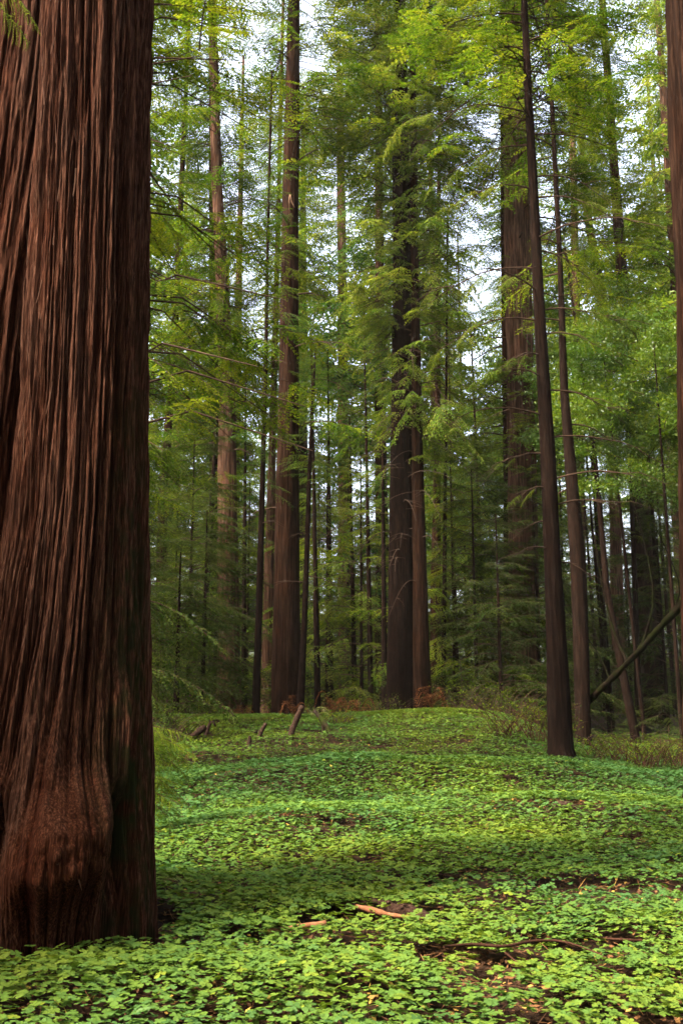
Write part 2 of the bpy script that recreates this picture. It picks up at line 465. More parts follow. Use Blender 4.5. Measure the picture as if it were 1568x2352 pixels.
# ------------------------------------------------------------------ trunks
def trunk_geo(cx, cy, z, rad, segs, seed, amp=.10, nth=18, fz=.35, step=.3):
    """horizontal rings; cx, cy, rad given at heights z (increasing)"""
    n = max(8, int((z[-1] - z[0]) / step)); zz = np.linspace(z[0], z[-1], n)
    CX = np.interp(zz, z, cx); CY = np.interp(zz, z, cy); RR = np.interp(zz, z, rad)
    th = np.arange(segs) / segs
    U, Z = np.meshgrid(th, zz)
    warp = (vnoise(U * 5, Z * .4, seed + 2, 5) - .5) * .9
    a = 1 - np.abs(2 * vnoise(U * nth + warp, Z * fz, seed, nth) - 1)
    b = vnoise(U * nth * 2 + warp * 2, Z * fz * 2.2, seed + 1, nth * 2)
    c = vnoise(U * 4, Z * .25, seed + 3, 4)
    d = 1 + amp * (a - .5) + amp * .5 * (b - .5) + .10 * (c - .5)
    V = np.stack([CX[:, None] + RR[:, None] * d * np.cos(U * 2 * PI), CY[:, None] + RR[:, None] * d * np.sin(U * 2 * PI), Z], -1).reshape(-1, 3)
    i = np.arange(n - 1)[:, None] * segs; j = np.arange(segs)[None, :]; k = (j + 1) % segs
    Q = np.stack([i + j, i + k, i + segs + k, i + segs + j], -1).reshape(-1, 4)
    return V, Q


def pix_trunk(D, pts, H, flare=1.35, extra=None):
    """pts: (x, y, width) in picture units, top to bottom -> arrays with z increasing, down to the ground and up to H"""
    w = [(P(x, y, D), pxm(wd, D, y) / 2) for x, y, wd in pts][::-1]
    z = [p[2] for p, _ in w]; x = [p[0] for p, _ in w]; r = [q for _, q in w]
    g = gz(x[0], D)
    # base
    if z[0] > g + .4:
        dx = (x[1] - x[0]) / (z[1] - z[0]) if len(z) > 1 else 0
        x = [x[0] - dx * (z[0] - g - .3)] + x; z = [g + .3] + z; r = [r[0] * 1.05] + r
    else:
        keep = [i for i in range(len(z)) if i == 0 or z[i] > g + .5]
        x = [x[i] for i in keep]; r = [r[i] for i in keep]; z = [z[i] for i in keep]; z[0] = g + .3
    x = [x[0], x[0]] + x; z = [g - .4, g + .02] + z; r = [r[0] * flare * 1.1, r[0] * flare] + r
    top = z[-1]
    if H > top + 1:
        sl = (x[-1] - x[3]) / max(.1, z[-1] - z[3])
        x = x + [x[-1] + sl * (H - top)]; z = z + [H]; r = r + [max(.02, r[-1] * max(.12, 1 - (H - top) / 45))]
    return np.array(x), np.array(z), np.array(r), g


def tree(name, label, cat, D, pts, H, m, crown=None, segs=28, seed=1, group=None, amp=.10, nth=16, step=.3, crowns=(), flare=1.3, csc=1.0):
    x, z, r, g = pix_trunk(D, pts, H, flare)
    bx = float(x[1]); rt = root(name, (bx, D, g), label, cat, group)
    V, Q = trunk_geo(x - bx, np.zeros_like(x), z - g, r, segs, seed, amp, nth, step=step)
    tk = emit('trunk', V, Q, m, rt, smooth=True)
    sl = (x[-1] - bx) / (z[-1] - g)
    for key, z0, s in crowns:
        add_crown(rt, key, z0, (sl, 0), s if isinstance(s, tuple) else (s, s, s), off=(float(np.interp(z0 + g, z, x) - bx), 0))
    TREES[label] = (rt, x - bx, z - g, r)
    return rt, x - bx, z - g, r


# ================================================================== SETTING
def build_ground():
    xs = np.concatenate([np.linspace(-400, -40, 22)[:-1], np.linspace(-40, -14, 40)[:-1], np.linspace(-14, 14, 190)[:-1], np.linspace(14, 40, 40)[:-1], np.linspace(40, 400, 22)])
    ys = np.concatenate([np.linspace(-120, 0, 20)[:-1], np.linspace(0, 40, 270)[:-1], np.linspace(40, 90, 60)[:-1], np.linspace(90, 500, 24)])
    X, Y = np.meshgrid(xs, ys); Z = ground(X, Y) + (fbm(X * 2.3, Y * 2.3, 4, 3) - .5) * .07
    n = len(xs); i = np.arange(len(ys) - 1)[:, None] * n; j = np.arange(n - 1)[None, :]
    Q = np.stack([i + j, i + j + 1, i + n + j + 1, i + n + j], -1).reshape(-1, 4)
    o = emit('forest_floor', np.stack([X, Y, Z], -1).reshape(-1, 3), Q, SOIL, smooth=True)
    tag(o, 'dark brown forest floor under the green sorrel', 'ground', kind='structure')


build_ground()

# bare patches: the log, the litter at the lower right, dips
BARE = [(1420, 2070, 260, 44, 1.0), (890, 2140, 150, 22, .95), (1150, 2110, 130, 26, .8), (600, 1720, 130, 14, .75), (1290, 1865, 70, 9, .9),
        (1520, 2190, 90, 26, .3), (1480, 1680, 170, 30, .75), (1440, 1945, 60, 10, .7), (1380, 2010, 200, 20, .55), (720, 1715, 120, 8, .6), (520, 1755, 120, 12, .5),
        (1000, 1715, 160, 9, .5), (160, 2185, 190, 14, .9)]


def project(X, Y, Z):
    c, s = math.cos(PITCH), math.sin(PITCH)
    f = Y * c + (Z - CAM_H) * s; u = -Y * s + (Z - CAM_H) * c
    return 784 + FPX * X / f, 1176 - FPX * u / f


def bare_amount(X, Y):
    px, py = project(X, Y, ground(X, Y)); a = np.zeros_like(X)
    for x, y, rx, ry, k in BARE:
        a = np.maximum(a, k * np.exp(-((px - x) / rx) ** 2 - ((py - y) / ry) ** 2) * 1.25)
    return np.clip(a, 0, 1)


def build_sorrel():
    r = np.random.default_rng(3)

    def scatter(y0, y1, dens, pad):
        n = int(dens * ((.343 * (y0 + y1) / 2 + pad) * 2) * (y1 - y0))
        u = r.random(n); Y = np.sqrt(y0 ** 2 + (y1 ** 2 - y0 ** 2) * u)
        X = (r.random(n) * 2 - 1) * (.36 * Y + pad)
        pat = fbm(X * .9 + 7, Y * .9, 3, 3) * .62 + fbm(X * 4.3, Y * 4.3, 1, 2) * .50
        keep = (pat > .41) & (r.random(n) > bare_amount(X, Y) * (1.05 - .35 * (pat > .6)))
        # giant tree base
        keep &= ((X + 2.15) / 1.05) ** 2 + ((Y - 7.3) / 1.0) ** 2 > 1
        return X[keep], Y[keep]

    H1 = np.array([[0, 0], [.55, .16], [.92, .42], [.80, 0]])
    q1 = np.array([[0, 0], [.28, -.36], [.66, -.56], [.96, -.44]]); q2 = np.array([[0, 0], [.96, -.44], [1.02, -.18], [.86, 0]])
    z1 = np.array([0, .06, .06, .05]); z2 = np.array([0, .05, .03, -.02])
    fl = np.array([1, -1.])
    half = [q1, q2, (q1 * fl)[::-1], (q2 * fl)[::-1]]; hz = [z1, z2, z1[::-1], z2[::-1]]
    simple = [np.array([[0, 0], [.55, -.54], [1.0, 0], [.55, .54]])]; sz = [np.array([0, .06, -.03, .06])]
    AV = []; AQ = []; AT = []; cnt = 0
    for (y0, y1, dens, pad, fine, size) in ((3.6, 8.5, 900, 1.6, True, .031), (8.5, 13, 760, 2.0, True, .030), (13, 22, 520, 2.5, True, .034), (22, 36, 360, 3, False, .042), (36, 48, 40, 3, False, .07)):
        X, Y = scatter(y0, y1, dens, pad); n = len(X)
        if y0 >= 36:
            k = X > 7; X, Y = X[k], Y[k]; n = len(X)
        h = .085 + .07 * r.random(n) ** .8 + .10 * (fbm(X * .8, Y * .8, 2, 2) - .4)
        Z = ground(X, Y) + np.maximum(h, .02)
        s = size * (.55 + .75 * r.random(n)); yaw = r.random(n) * 2 * PI
        tx, ty = r.normal(size=n) * .20, r.normal(size=n) * .20 - .05
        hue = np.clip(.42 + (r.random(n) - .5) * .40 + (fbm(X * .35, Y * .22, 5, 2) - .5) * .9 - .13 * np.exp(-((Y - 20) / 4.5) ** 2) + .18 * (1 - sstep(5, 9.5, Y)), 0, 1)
        yel = r.random(n) < .012; hue[yel] = 1
        parts, zs = (half, hz) if fine else (simple, sz)
        for k in range(3):
            a = yaw + k * 2 * PI / 3 + (r.random(n) - .5) * .25; ca, sa = np.cos(a), np.sin(a)
            dip = -.10 + (r.random(n) - .5) * .32
            for pt, pz in zip(parts, zs):
                lx = pt[None, :, 0] * s[:, None]; ly = pt[None, :, 1] * s[:, None]; lz = pz[None] * s[:, None] + lx * dip[:, None]
                wx = lx * ca[:, None] - ly * sa[:, None]; wy = lx * sa[:, None] + ly * ca[:, None]
                wz = lz + wx * tx[:, None] + wy * ty[:, None]
                V = np.stack([X[:, None] + wx, Y[:, None] + wy, Z[:, None] + wz], -1).reshape(-1, 3)
                AV.append(V); AQ.append(np.arange(len(V)).reshape(-1, 4) + cnt); cnt += len(V)
                AT.append(hue)
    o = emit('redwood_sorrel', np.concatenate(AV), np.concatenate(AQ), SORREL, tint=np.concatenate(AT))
    tag(o, 'carpet of green three leaved sorrel covering the clearing', 'ground cover', kind='stuff')


build_sorrel()


def build_litter():
    r = np.random.default_rng(8); n = 110000
    Y = 3.6 + 40 * r.random(n) ** 1.7; X = (r.random(n) * 2 - 1) * (.37 * Y + 2)
    Z = ground(X, Y) + .015 + .03 * r.random(n)
    D = unit(np.stack([r.normal(size=n), r.normal(size=n), r.normal(size=n) * .25], 1)); NN = unit(np.stack([r.normal(size=n) * .4, r.normal(size=n) * .4, np.ones(n)], 1))
    tw = r.random(n) < .35
    L = np.where(tw, .06 + .10 * r.random(n), .018 + .028 * r.random(n)) * (1 + Y / 40); W = np.where(tw, .006, L * .55)
    V, Q = leaves(np.stack([X, Y, Z], 1), D, NN, L, W)
    o = emit('leaf_litter', V, Q, LITTER, tint=r.random(n) ** 1.4)
    tag(o, 'brown and yellow leaf litter lying among the sorrel', 'litter', kind='stuff')


build_litter()


def weathered(o, v, name='weather_shade'):
    a = o.data.attributes.new(name, 'FLOAT', 'POINT'); a.data.foreach_set('value', np.asarray(v, np.float32))


# ================================================================== THE GIANT REDWOOD (left)
def build_giant():
    D0 = 7.15
    rows = [(0, 105, 335), (300, 92, 333), (600, 76, 328), (900, 58, 327), (1200, 36, 328), (1500, -15, 331), (1700, -62, 336), (1900, -98, 340), (2150, -120, 343)]
    zz, cx, rr = [], [], []
    for y, a, b in rows:
        p, q = P(a, y, D0), P(b, y, D0)
        zz.append(p[2]); cx.append((p[0] + q[0]) / 2); rr.append((q[0] - p[0]) / 2 * .985)
    zz, cx, rr = map(lambda v: np.array(v[::-1]), (zz, cx, rr))
    g = gz(-2.1, 7.15)
    zz = np.concatenate([[-.35, -.02], zz[1:] if zz[0] < .1 else zz, [30]]); n0 = 2
    m = len(zz) - 3
    cx = np.concatenate([[cx[0], cx[0]], cx[-m:], [cx[-1] - 1.1]]); rr = np.concatenate([[rr[0] * 1.06, rr[0] * 1.02], rr[-m:], [.25]])
    bx = -2.15
    rt = root('giant_redwood', (bx, D0, g), 'huge furrowed red brown redwood trunk filling the left edge, burl at its foot', 'tree')

    WT = []; MS = []; WT2 = []

    def stem(cxs, cy, zs, rs, segs, seed, burl):
        z = np.concatenate([np.arange(-.35, 7.6, .018), np.linspace(7.6, zs[-1], 60)[1:]])
        CX = np.interp(z, zs, cxs); RR = np.interp(z, zs, rs); U, Z = np.meshgrid(np.arange(segs) / segs, z)
        nt = 38
        warp = (vnoise(U * 6, Z * .22, seed + 2, 6) - .5) * .55 + (vnoise(U * 30, Z * .7, seed + 4, 30) - .5) * .12
        a = vnoise(U * nt + warp, Z * .24, seed, nt); a = np.minimum(1, np.abs(2 * a - 1) * 2.6) ** .8          # furrows where a -> 0
        a2 = vnoise(U * 76 + warp * 2 + 9, Z * .42, seed + 2, 76); a2 = np.minimum(1, np.abs(2 * a2 - 1) * 2.4)
        b = vnoise(U * 150 + warp * 3.9, Z * .9, seed + 1, 150); b = np.abs(2 * b - 1) ** .8
        c = vnoise(U * 7 + warp * .3, Z * .12, seed + 3, 7)
        e = vnoise(U * 260 + warp * 6, Z * 4.5, seed + 5, 260)
        f = vnoise(U * 90 + warp * 2, Z * 3.5, seed + 2, 90); h2 = vnoise(U * 400 + warp * 9, Z * 5, seed + 3, 400)
        disp = .048 * (a - .6) + .034 * (a2 - .6) + .022 * (b - .5) + .06 * (c - .5) + .018 * (e - .5) + .014 * (f - .5) + .014 * (h2 - .5)
        weather_shade = np.clip(.36 * a + .30 * a2 + .22 * b + .20 * (f - .5) + .25 * (e - .5) + .35 * (c - .5), 0, 1)
        th = U * 2 * PI
        if burl:
            # angles: camera side is -Y (theta = -90 deg); right silhouette theta = 0
            def bump(t0, z0, wt, wz, h, p=2):
                dt = np.angle(np.exp(1j * (th - math.radians(t0)))) / math.radians(wt)
                return h * np.exp(-np.abs(dt) ** p - np.abs((Z - (.26 * dt * math.radians(wt) if h > .25 else 0) - z0) / np.where((Z < z0) & (h > .25), wz * 1.1, wz)) ** p)
            low = 1 - sstep(1.2, 2.4, Z)
            bu = bump(-70, .70, 23, .32, .40, 2.2) + bump(-112, 1.02, 10, .13, .15) + bump(-80, 1.12, 9, .25, .10) + bump(-128, .55, 12, .2, .16)
            lump = fbm(U * 34 + 5, Z * 5.5, 2, 4); knob = np.abs(2 * vnoise(U * 44, Z * 7, 4) - 1)
            weather_shade = np.clip(weather_shade * (1 - np.clip(bu * 3, 0, .7)) + np.clip(bu * 3.2, 0, 1) * lump * .5 * sstep(.35, .75, Z), 0, 1); WT2.append(weather_shade.ravel())  # burl: grey painted on its upper half, dark below, like light from above
            disp = disp * (1 - .35 * np.clip(bu / .2, 0, 1)) + bu * (.80 + .36 * lump + .14 * knob)
            # cavity left of the burl, furrow between burl and buttress, mossy right buttress with a ledge
            disp -= bump(-106, .74, 7, .17, .15)
            disp -= bump(-38, .4, 6.5, 1.15, .17)
            bt = bump(-36, 1.35, 9, .42, .10, 3) + bump(-22, .35, 8, .6, .04)
            disp += bt - bump(-36, .70, 8, .28, .12, 3)
            moss = np.exp(-((np.degrees(th) - 338 + 0) / 26) ** 2) * (1 - sstep(2.2, 5.5, Z)) * np.clip(fbm(U * 90, Z * 11, 3, 3) * 2.4 - .6, 0, 1)
            MS.append(np.clip(moss, 0, 1).ravel())
        rad = RR[:, None] + disp
        V = np.stack([CX[:, None] - bx + rad * np.cos(th), cy - D0 + rad * np.sin(th), Z], -1).reshape(-1, 3)
        n = len(z); i = np.arange(n - 1)[:, None] * segs; j = np.arange(segs)[None, :]; k = (j + 1) % segs
        WT.append((WT2[-1] if burl else weather_shade.ravel()))
        return V, np.stack([i + j, i + k, i + segs + k, i + segs + j], -1).reshape(-1, 4)

    V, Q = stem(cx, D0, zz - g * 0, rr, 1200, 1, True)
    o = emit('trunk', V, Q, BARK_BIG, rt, smooth=True); weathered(o, WT[-1]); weathered(o, MS[-1], 'moss')
    # loose fibres and peeling strips of bark
    r = np.random.default_rng(41); th = np.degrees(np.arctan2(V[:, 1] - 0, V[:, 0] - (np.interp(V[:, 2], zz, cx) - bx)))
    ok = np.where((V[:, 2] > .25) & (V[:, 2] < 7.2) & (th > -165) & (th < 5))[0]; ok = r.choice(ok, 170); fg = Geo()
    for i in ok:
        p = V[i]; a = math.radians(th[i]); n = np.array([math.cos(a), math.sin(a), 0]); tn = np.array([-n[1], n[0], 0]); l = .06 + .30 * r.random() ** 2; wd = .002 + .005 * r.random()
        t = np.linspace(0, 1, 5)[:, None]; up_ = 1 if r.random() < .7 else -1; curl = .012 + .05 * r.random() ** 3
        c = p + n * (.004 + curl * t ** 2) + np.array([0, 0, 1.]) * up_ * l * t + tn * (r.random() - .5) * .05 * t
        hw = tn * wd * (1 - .7 * t)
        fg.add(np.stack([c - hw, c + hw], 1).reshape(-1, 3), np.array([[2 * k, 2 * k + 1, 2 * k + 3, 2 * k + 2] for k in range(4)]), 0)
    tag(fg.emit('bark_fibre', [FIBRE], rt), kind='stuff')
    # the second stem fused behind, on the left
    z2 = np.array([-.35, .5, 2, 4, 7, 30]); x2 = np.array([-3.05, -3.0, -2.9, -2.78, -2.62, -2.9]); r2 = np.array([.95, .9, .84, .80, .74, .22])
    V, Q = stem(x2, 7.95, z2, r2, 620, 3, False)
    weathered(emit('stem', V, Q, BARK_BIG, rt, smooth=True), WT[-1])
    add_crown(rt, 'tall_a', 13, (-.03, .02), (.9, .9, .6))
    # small bough hanging into the top left corner
    it = []; r = np.random.default_rng(4)
    q = P(-40, -60, 6.3) - [bx, D0, g]
    b = assemble(r, B_FINE, [(q, -.15, -.5, .20), (q + [0, .1, -.12], .1, -.6, .16)])
    emit('bough', b[0], b[1], [TWIG, NEEDLE_Y], rt, b[2], b[3])
    return rt


build_giant()

# ================================================================== NAMED TREES
TREES = {}
T = tree
T('old_redwood', 'massive reddish redwood trunk cut off by the right edge of the clearing', 'tree', 16, [(1650, 0, 226), (1663, 300, 228), (1682, 650, 232), (1694, 1100, 244), (1707, 1500, 256), (1722, 1800, 268)], 36, BARK,
  segs=200, seed=2, amp=.12, nth=46, step=.08, crowns=[('tall_b', 15, (.9, .9, .7))], flare=1.08)

T('redwood', 'straight thick redwood left of centre with a pale broken branch stub high up', 'tree', 37, [(675, 0, 26), (672, 200, 31), (667, 500, 37), (662, 900, 46), (658, 1300, 55), (656, 1610, 68)], 44, BARK,
  segs=64, seed=1, nth=22, step=.18, crowns=[('airy', 14.5, (.8, .8, .9)), ('tall_m', 23, (1, 1, .8))])
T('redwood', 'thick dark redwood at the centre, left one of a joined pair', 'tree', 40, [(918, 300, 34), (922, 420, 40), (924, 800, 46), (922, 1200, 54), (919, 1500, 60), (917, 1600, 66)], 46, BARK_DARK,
  segs=64, seed=4, nth=20, step=.18, crowns=[('tall_my', 16, (.85, .85, .95)), ('mid_y', 10, (.5, .5, .7)), ('mid', 22, (1.2, 1.2, 1)), ('tall_my', 25, (1.1, 1.1, .6))])
T('redwood', 'lighter brown slimmer redwood stem, right one of the joined central pair', 'tree', 39.6, [(951, 420, 16), (953, 700, 19), (957, 1000, 25), (963, 1300, 31), (968, 1600, 42)], 40, BARK,
  segs=40, seed=5, nth=14, step=.2, crowns=[('mid_y', 11, (.7, .7, 1.2))])
T('redwood', 'pale streaked redwood trunk left of the dark pole, sun on its bark', 'tree', 48, [(497, 400, 24), (508, 600, 29), (516, 780, 33), (521, 900, 38), (523, 1200, 44), (526, 1590, 54)], 46, BARK_PALE,
  segs=48, seed=2, nth=16, crowns=[('tall_m', 17, (1.05, 1.05, .95))])
T('redwood', 'big double ridged redwood behind brush, left of the slim leaning tree', 'tree', 45, [(1180, 200, 48), (1187, 500, 55), (1195, 900, 60), (1200, 1300, 66), (1202, 1600, 76)], 46, BARK_PALE,
  segs=56, seed=3, nth=12, amp=.16, crowns=[('tall_m', 23, (1.1, 1.1, .9)), ('mid', 25, (1.3, 1.3, .9)), ('mid', 8, (.75, .75, .5))])
T('redwood', 'dark stem hugging the left side of the big double ridged redwood', 'tree', 46.5, [(1158, 450, 18), (1164, 900, 22), (1170, 1300, 26), (1172, 1600, 30)], 38, BARK, segs=24, seed=1, crowns=[('airy', 12, (.8, .8, .8))])
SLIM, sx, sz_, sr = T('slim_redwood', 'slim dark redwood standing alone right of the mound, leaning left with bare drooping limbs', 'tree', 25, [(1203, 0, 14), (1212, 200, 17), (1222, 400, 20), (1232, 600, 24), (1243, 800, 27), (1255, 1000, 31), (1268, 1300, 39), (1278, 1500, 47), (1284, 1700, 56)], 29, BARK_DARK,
  segs=56, seed=5, nth=20, amp=.14, step=.1, flare=1.28, crowns=[('mid', 17, (.8, .8, .5))])
T('redwood', 'dark leaning redwood just right of the slim limbed tree', 'tree', 31, [(1285, 600, 12), (1295, 900, 19), (1312, 1100, 27), (1327, 1300, 35), (1335, 1500, 36), (1338, 1640, 34)], 38, BARK_DARK, segs=40, seed=2, crowns=[('airy', 13, (.8, .8, .75))])
T('redwood', 'broad dim redwood trunk at the far right beyond the leaning log', 'tree', 52, [(1425, 600, 24), (1445, 900, 31), (1462, 1100, 39), (1480, 1300, 45), (1490, 1450, 51), (1497, 1600, 58)], 46, BARK, segs=48, seed=4, crowns=[('tall_b', 13, (1.05, 1.05, .95))])
T('redwood', 'shaded redwood partly hidden behind the straight thick left trunk', 'tree', 53, [(634, 700, 12), (626, 1000, 17), (618, 1300, 22), (613, 1600, 26)], 44, BARK_PALE, segs=24, seed=3, crowns=[('tall_a', 16, .9)])
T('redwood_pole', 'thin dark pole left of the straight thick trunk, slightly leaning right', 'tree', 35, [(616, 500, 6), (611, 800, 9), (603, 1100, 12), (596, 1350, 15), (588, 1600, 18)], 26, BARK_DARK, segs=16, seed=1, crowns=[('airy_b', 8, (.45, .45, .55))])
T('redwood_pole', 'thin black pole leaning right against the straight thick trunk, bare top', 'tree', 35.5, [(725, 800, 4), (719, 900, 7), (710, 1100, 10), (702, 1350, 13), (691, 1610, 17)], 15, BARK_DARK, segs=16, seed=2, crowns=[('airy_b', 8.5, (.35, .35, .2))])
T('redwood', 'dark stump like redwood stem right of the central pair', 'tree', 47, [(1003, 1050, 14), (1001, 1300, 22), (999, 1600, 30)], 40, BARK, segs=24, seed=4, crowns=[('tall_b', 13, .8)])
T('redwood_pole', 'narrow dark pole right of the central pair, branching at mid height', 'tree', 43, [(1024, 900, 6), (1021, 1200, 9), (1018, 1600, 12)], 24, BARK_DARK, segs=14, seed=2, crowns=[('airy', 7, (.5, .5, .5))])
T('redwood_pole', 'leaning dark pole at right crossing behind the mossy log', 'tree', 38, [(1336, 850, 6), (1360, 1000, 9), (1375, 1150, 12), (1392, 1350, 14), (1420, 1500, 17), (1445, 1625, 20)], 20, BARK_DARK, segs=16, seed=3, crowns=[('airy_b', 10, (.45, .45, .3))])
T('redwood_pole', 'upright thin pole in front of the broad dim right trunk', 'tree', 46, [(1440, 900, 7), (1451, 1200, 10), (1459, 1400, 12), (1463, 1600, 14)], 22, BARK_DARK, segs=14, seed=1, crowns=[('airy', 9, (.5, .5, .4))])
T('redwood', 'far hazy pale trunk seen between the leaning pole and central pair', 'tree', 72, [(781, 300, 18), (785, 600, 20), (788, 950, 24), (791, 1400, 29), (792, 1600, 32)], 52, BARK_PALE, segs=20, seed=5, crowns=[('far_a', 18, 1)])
T('redwood', 'mossy trunk leaning right, near the giant trunk behind boughs', 'tree', 50, [(412, 550, 12), (402, 750, 15), (389, 950, 18), (374, 1150, 22), (366, 1580, 25)], 42, BARK, segs=24, seed=2, crowns=[('tall_b', 12, .9)])
T('redwood_pole', 'slender dark stem leaning right, left of the pale streaked trunk', 'tree', 44, [(492, 1050, 8), (482, 1250, 11), (471, 1430, 13), (455, 1590, 17)], 22, BARK_DARK, segs=14, seed=4, crowns=[('airy', 9, (.45, .45, .45))])
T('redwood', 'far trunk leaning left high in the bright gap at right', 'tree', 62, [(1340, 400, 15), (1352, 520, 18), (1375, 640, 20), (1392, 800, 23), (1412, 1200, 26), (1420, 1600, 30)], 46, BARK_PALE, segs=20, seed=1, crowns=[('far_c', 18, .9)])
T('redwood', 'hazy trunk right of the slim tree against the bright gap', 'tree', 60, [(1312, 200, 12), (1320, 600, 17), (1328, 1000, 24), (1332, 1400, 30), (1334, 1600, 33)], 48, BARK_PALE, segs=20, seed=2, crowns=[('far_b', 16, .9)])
T('redwood', 'grey green trunk high in the canopy left of the straight thick trunk', 'tree', 64, [(486, 0, 12), (488, 400, 16), (492, 900, 22), (494, 1400, 28), (495, 1600, 30)], 54, BARK, segs=20, seed=3, crowns=[('far_b', 14, 1)])
T('redwood', 'redwood hidden behind the giant trunk, green boughs reaching right', 'tree', 17, [(205, 0, 40), (210, 700, 52), (215, 1500, 66)], 22, BARK, segs=32, seed=5, crowns=[('near', 6.2, (1.12, 1.12, .95))])
T('redwood', 'redwood behind the giant trunk with dark low boughs along its edge', 'tree', 27, [(225, 300, 24), (230, 900, 34), (235, 1600, 44)], 24, BARK, segs=28, seed=1, crowns=[('young_ad', 1.5, (.72, .72, 1.3)), ('near', 8, (.9, .9, 1))])

# bare limbs on the slim tree: each its own child
rl = np.random.default_rng(21)


def limb(rt, p0, az, L, up, droop, r0, mat_=TWIG, name='branch', kids=3, leaf=None):
    t = np.linspace(0, 1, 10); d = np.array([math.cos(az), math.sin(az)])
    side = np.array([-d[1], d[0]]) * (rl.random() - .5) * .35
    pts = np.zeros((10, 3)); pts[:, :2] = d[None] * (L * t)[:, None] + side[None] * (L * t ** 2)[:, None]
    pts[:, 2] = L * (up * t - droop * t ** 2) + (vnoise(t * 5, p0[2] * 3, 2) - .5) * .08 * L * t
    g = Geo(); g.add(*tube(pts + p0, np.linspace(r0, r0 * .2, 10), 5, False), 0, smooth=True)
    for k in range(kids):
        i = int(2 + rl.random() * 6); q = pts[i] + p0; a2 = az + (1 if rl.random() < .5 else -1) * (.4 + .7 * rl.random()); l2 = L * (.2 + .25 * rl.random())
        s = np.linspace(0, 1, 5)
        pp = np.stack([q[0] + math.cos(a2) * l2 * s, q[1] + math.sin(a2) * l2 * s, q[2] - l2 * (.15 * s + .45 * rl.random() * s ** 2)], 1)
        g.add(*tube(pp, np.linspace(r0 * .4, r0 * .12, 5), 4, False), 0, smooth=True)
    if leaf is not None:
        it = []
        for k in range(leaf[1]):
            i = int(3 + rl.random() * 6.9); it.append((pts[i] + p0, az + (rl.random() - .5) * 1.6, -.15 - .4 * rl.random(), leaf[2] * (.6 + .7 * rl.random())))
        b = assemble(rl, B_FINE, it); g.add(b[0], b[1], b[2], b[3])
    return g.emit(name, [mat_] + ([leaf[0]] if leaf is not None else []), rt)


for i in range(40):
    z = 4.5 + 20 * ((i + rl.random()) / 40)
    side = rl.random()
    az = (PI * (.85 + .4 * rl.random())) if side < .5 else (rl.random() - .5) * 1.1 if side < .85 else rl.random() * 6.28
    L = (1.3 + 2.6 * rl.random()) * (.75 if z < 8 else 1)
    p0 = np.array([np.interp(z, sz_, sx), 0, z])
    limb(SLIM, p0, az, L, .12 + .25 * rl.random(), .35 + .4 * rl.random(), .028, TWIG, kids=4, leaf=(NEEDLE_Y, 4, .30) if z > 10 and rl.random() < .75 else (NEEDLE, 2, .2) if rl.random() < .3 else None)

def stubs(part, n, z0, z1, l0, l1, r0, face=None, m=TWIG, droop=.5, kids=0, name='branch'):
    for lb, (rt, x, z, r) in TREES.items():
        if part not in lb: continue
        for i in range(n):
            zz = z0 + (z1 - z0) * (i + rl.random()) / n
            az = rl.random() * 2 * PI if face is None else -PI / 2 + (rl.random() - .5) * face
            R0 = float(np.interp(zz, z, r)) * .9
            p0 = np.array([np.interp(zz, z, x) + R0 * math.cos(az), R0 * math.sin(az), zz])
            limb(rt, p0, az, l0 + (l1 - l0) * rl.random(), .3 * rl.random(), droop * (.5 + rl.random()), r0, m, name, kids)


TWIG_PALE = plain_mat('pale_dead_twig', [(.3, (.02, .012, .008)), (.7, (.075, .047, .032))], 3)
stubs('left one of a joined pair', 20, 6, 16, 1.2, 3.0, .022, 3.6, TWIG_PALE, .9, 4)
stubs('right one of the joined', 12, 5, 15, 1.0, 2.4, .02, 3.6, TWIG_PALE, .9, 4)
stubs('straight thick redwood', 9, 8, 28, .5, 2.6, .045, None, TWIG, .3, 2)
stubs('pale streaked', 10, 7, 24, .5, 2.4, .04, None, TWIG, .4, 2)
stubs('big double ridged', 9, 6, 24, .6, 2.4, .05, None, TWIG, .4, 2)
stubs('thin dark pole left', 14, 5, 20, .6, 1.8, .02, None, TWIG, .4, 2)
stubs('thin black pole', 9, 4, 14, .6, 2.2, .02, None, TWIG, .5, 2)
stubs('dark leaning redwood', 10, 6, 22, .6, 2.4, .03, None, TWIG, .4, 2)
rt, x, z, r = TREES['straight thick redwood left of centre with a pale broken branch stub high up']
q = P(664, 470, 36.4) - np.array(rt.location)
g_ = Geo(); g_.add(*tube(spline(q + np.array([[0, .3, -.05], [.0, 0, .12], [.04, -.06, .42], [.10, -.04, .1], [.22, 0, -.12]]), 12), np.linspace(.035, .012, 12), 6), 0, smooth=True); g_.emit('branch_stub', [STUBWOOD], rt)

# ================================================================== UNDERSTORY, BAYS, BACKGROUND
def planted(name, label, cat, x, D, crowns, h=0, rad=.06, m=BARK_DARK, group=None, lean=0.0, seed=1):
    X = P(x, 1600, D)[0]; g = gz(X, D)
    rt = root(name, (X, D, g), label, cat, group)
    if h:
        z = np.array([-.3, 0, .6, h]); V, Q = trunk_geo(np.array([0, 0, .6 * lean, h * lean]), np.zeros(4), z, np.array([rad * 1.3, rad * 1.2, rad, rad * .25]), 14, seed, .1, 8, step=.35)
        emit('trunk', V, Q, m, rt, smooth=True)
    for key, z0, s in crowns:
        add_crown(rt, key, z0, (lean, 0), s if isinstance(s, tuple) else (s, s, s))
    return rt


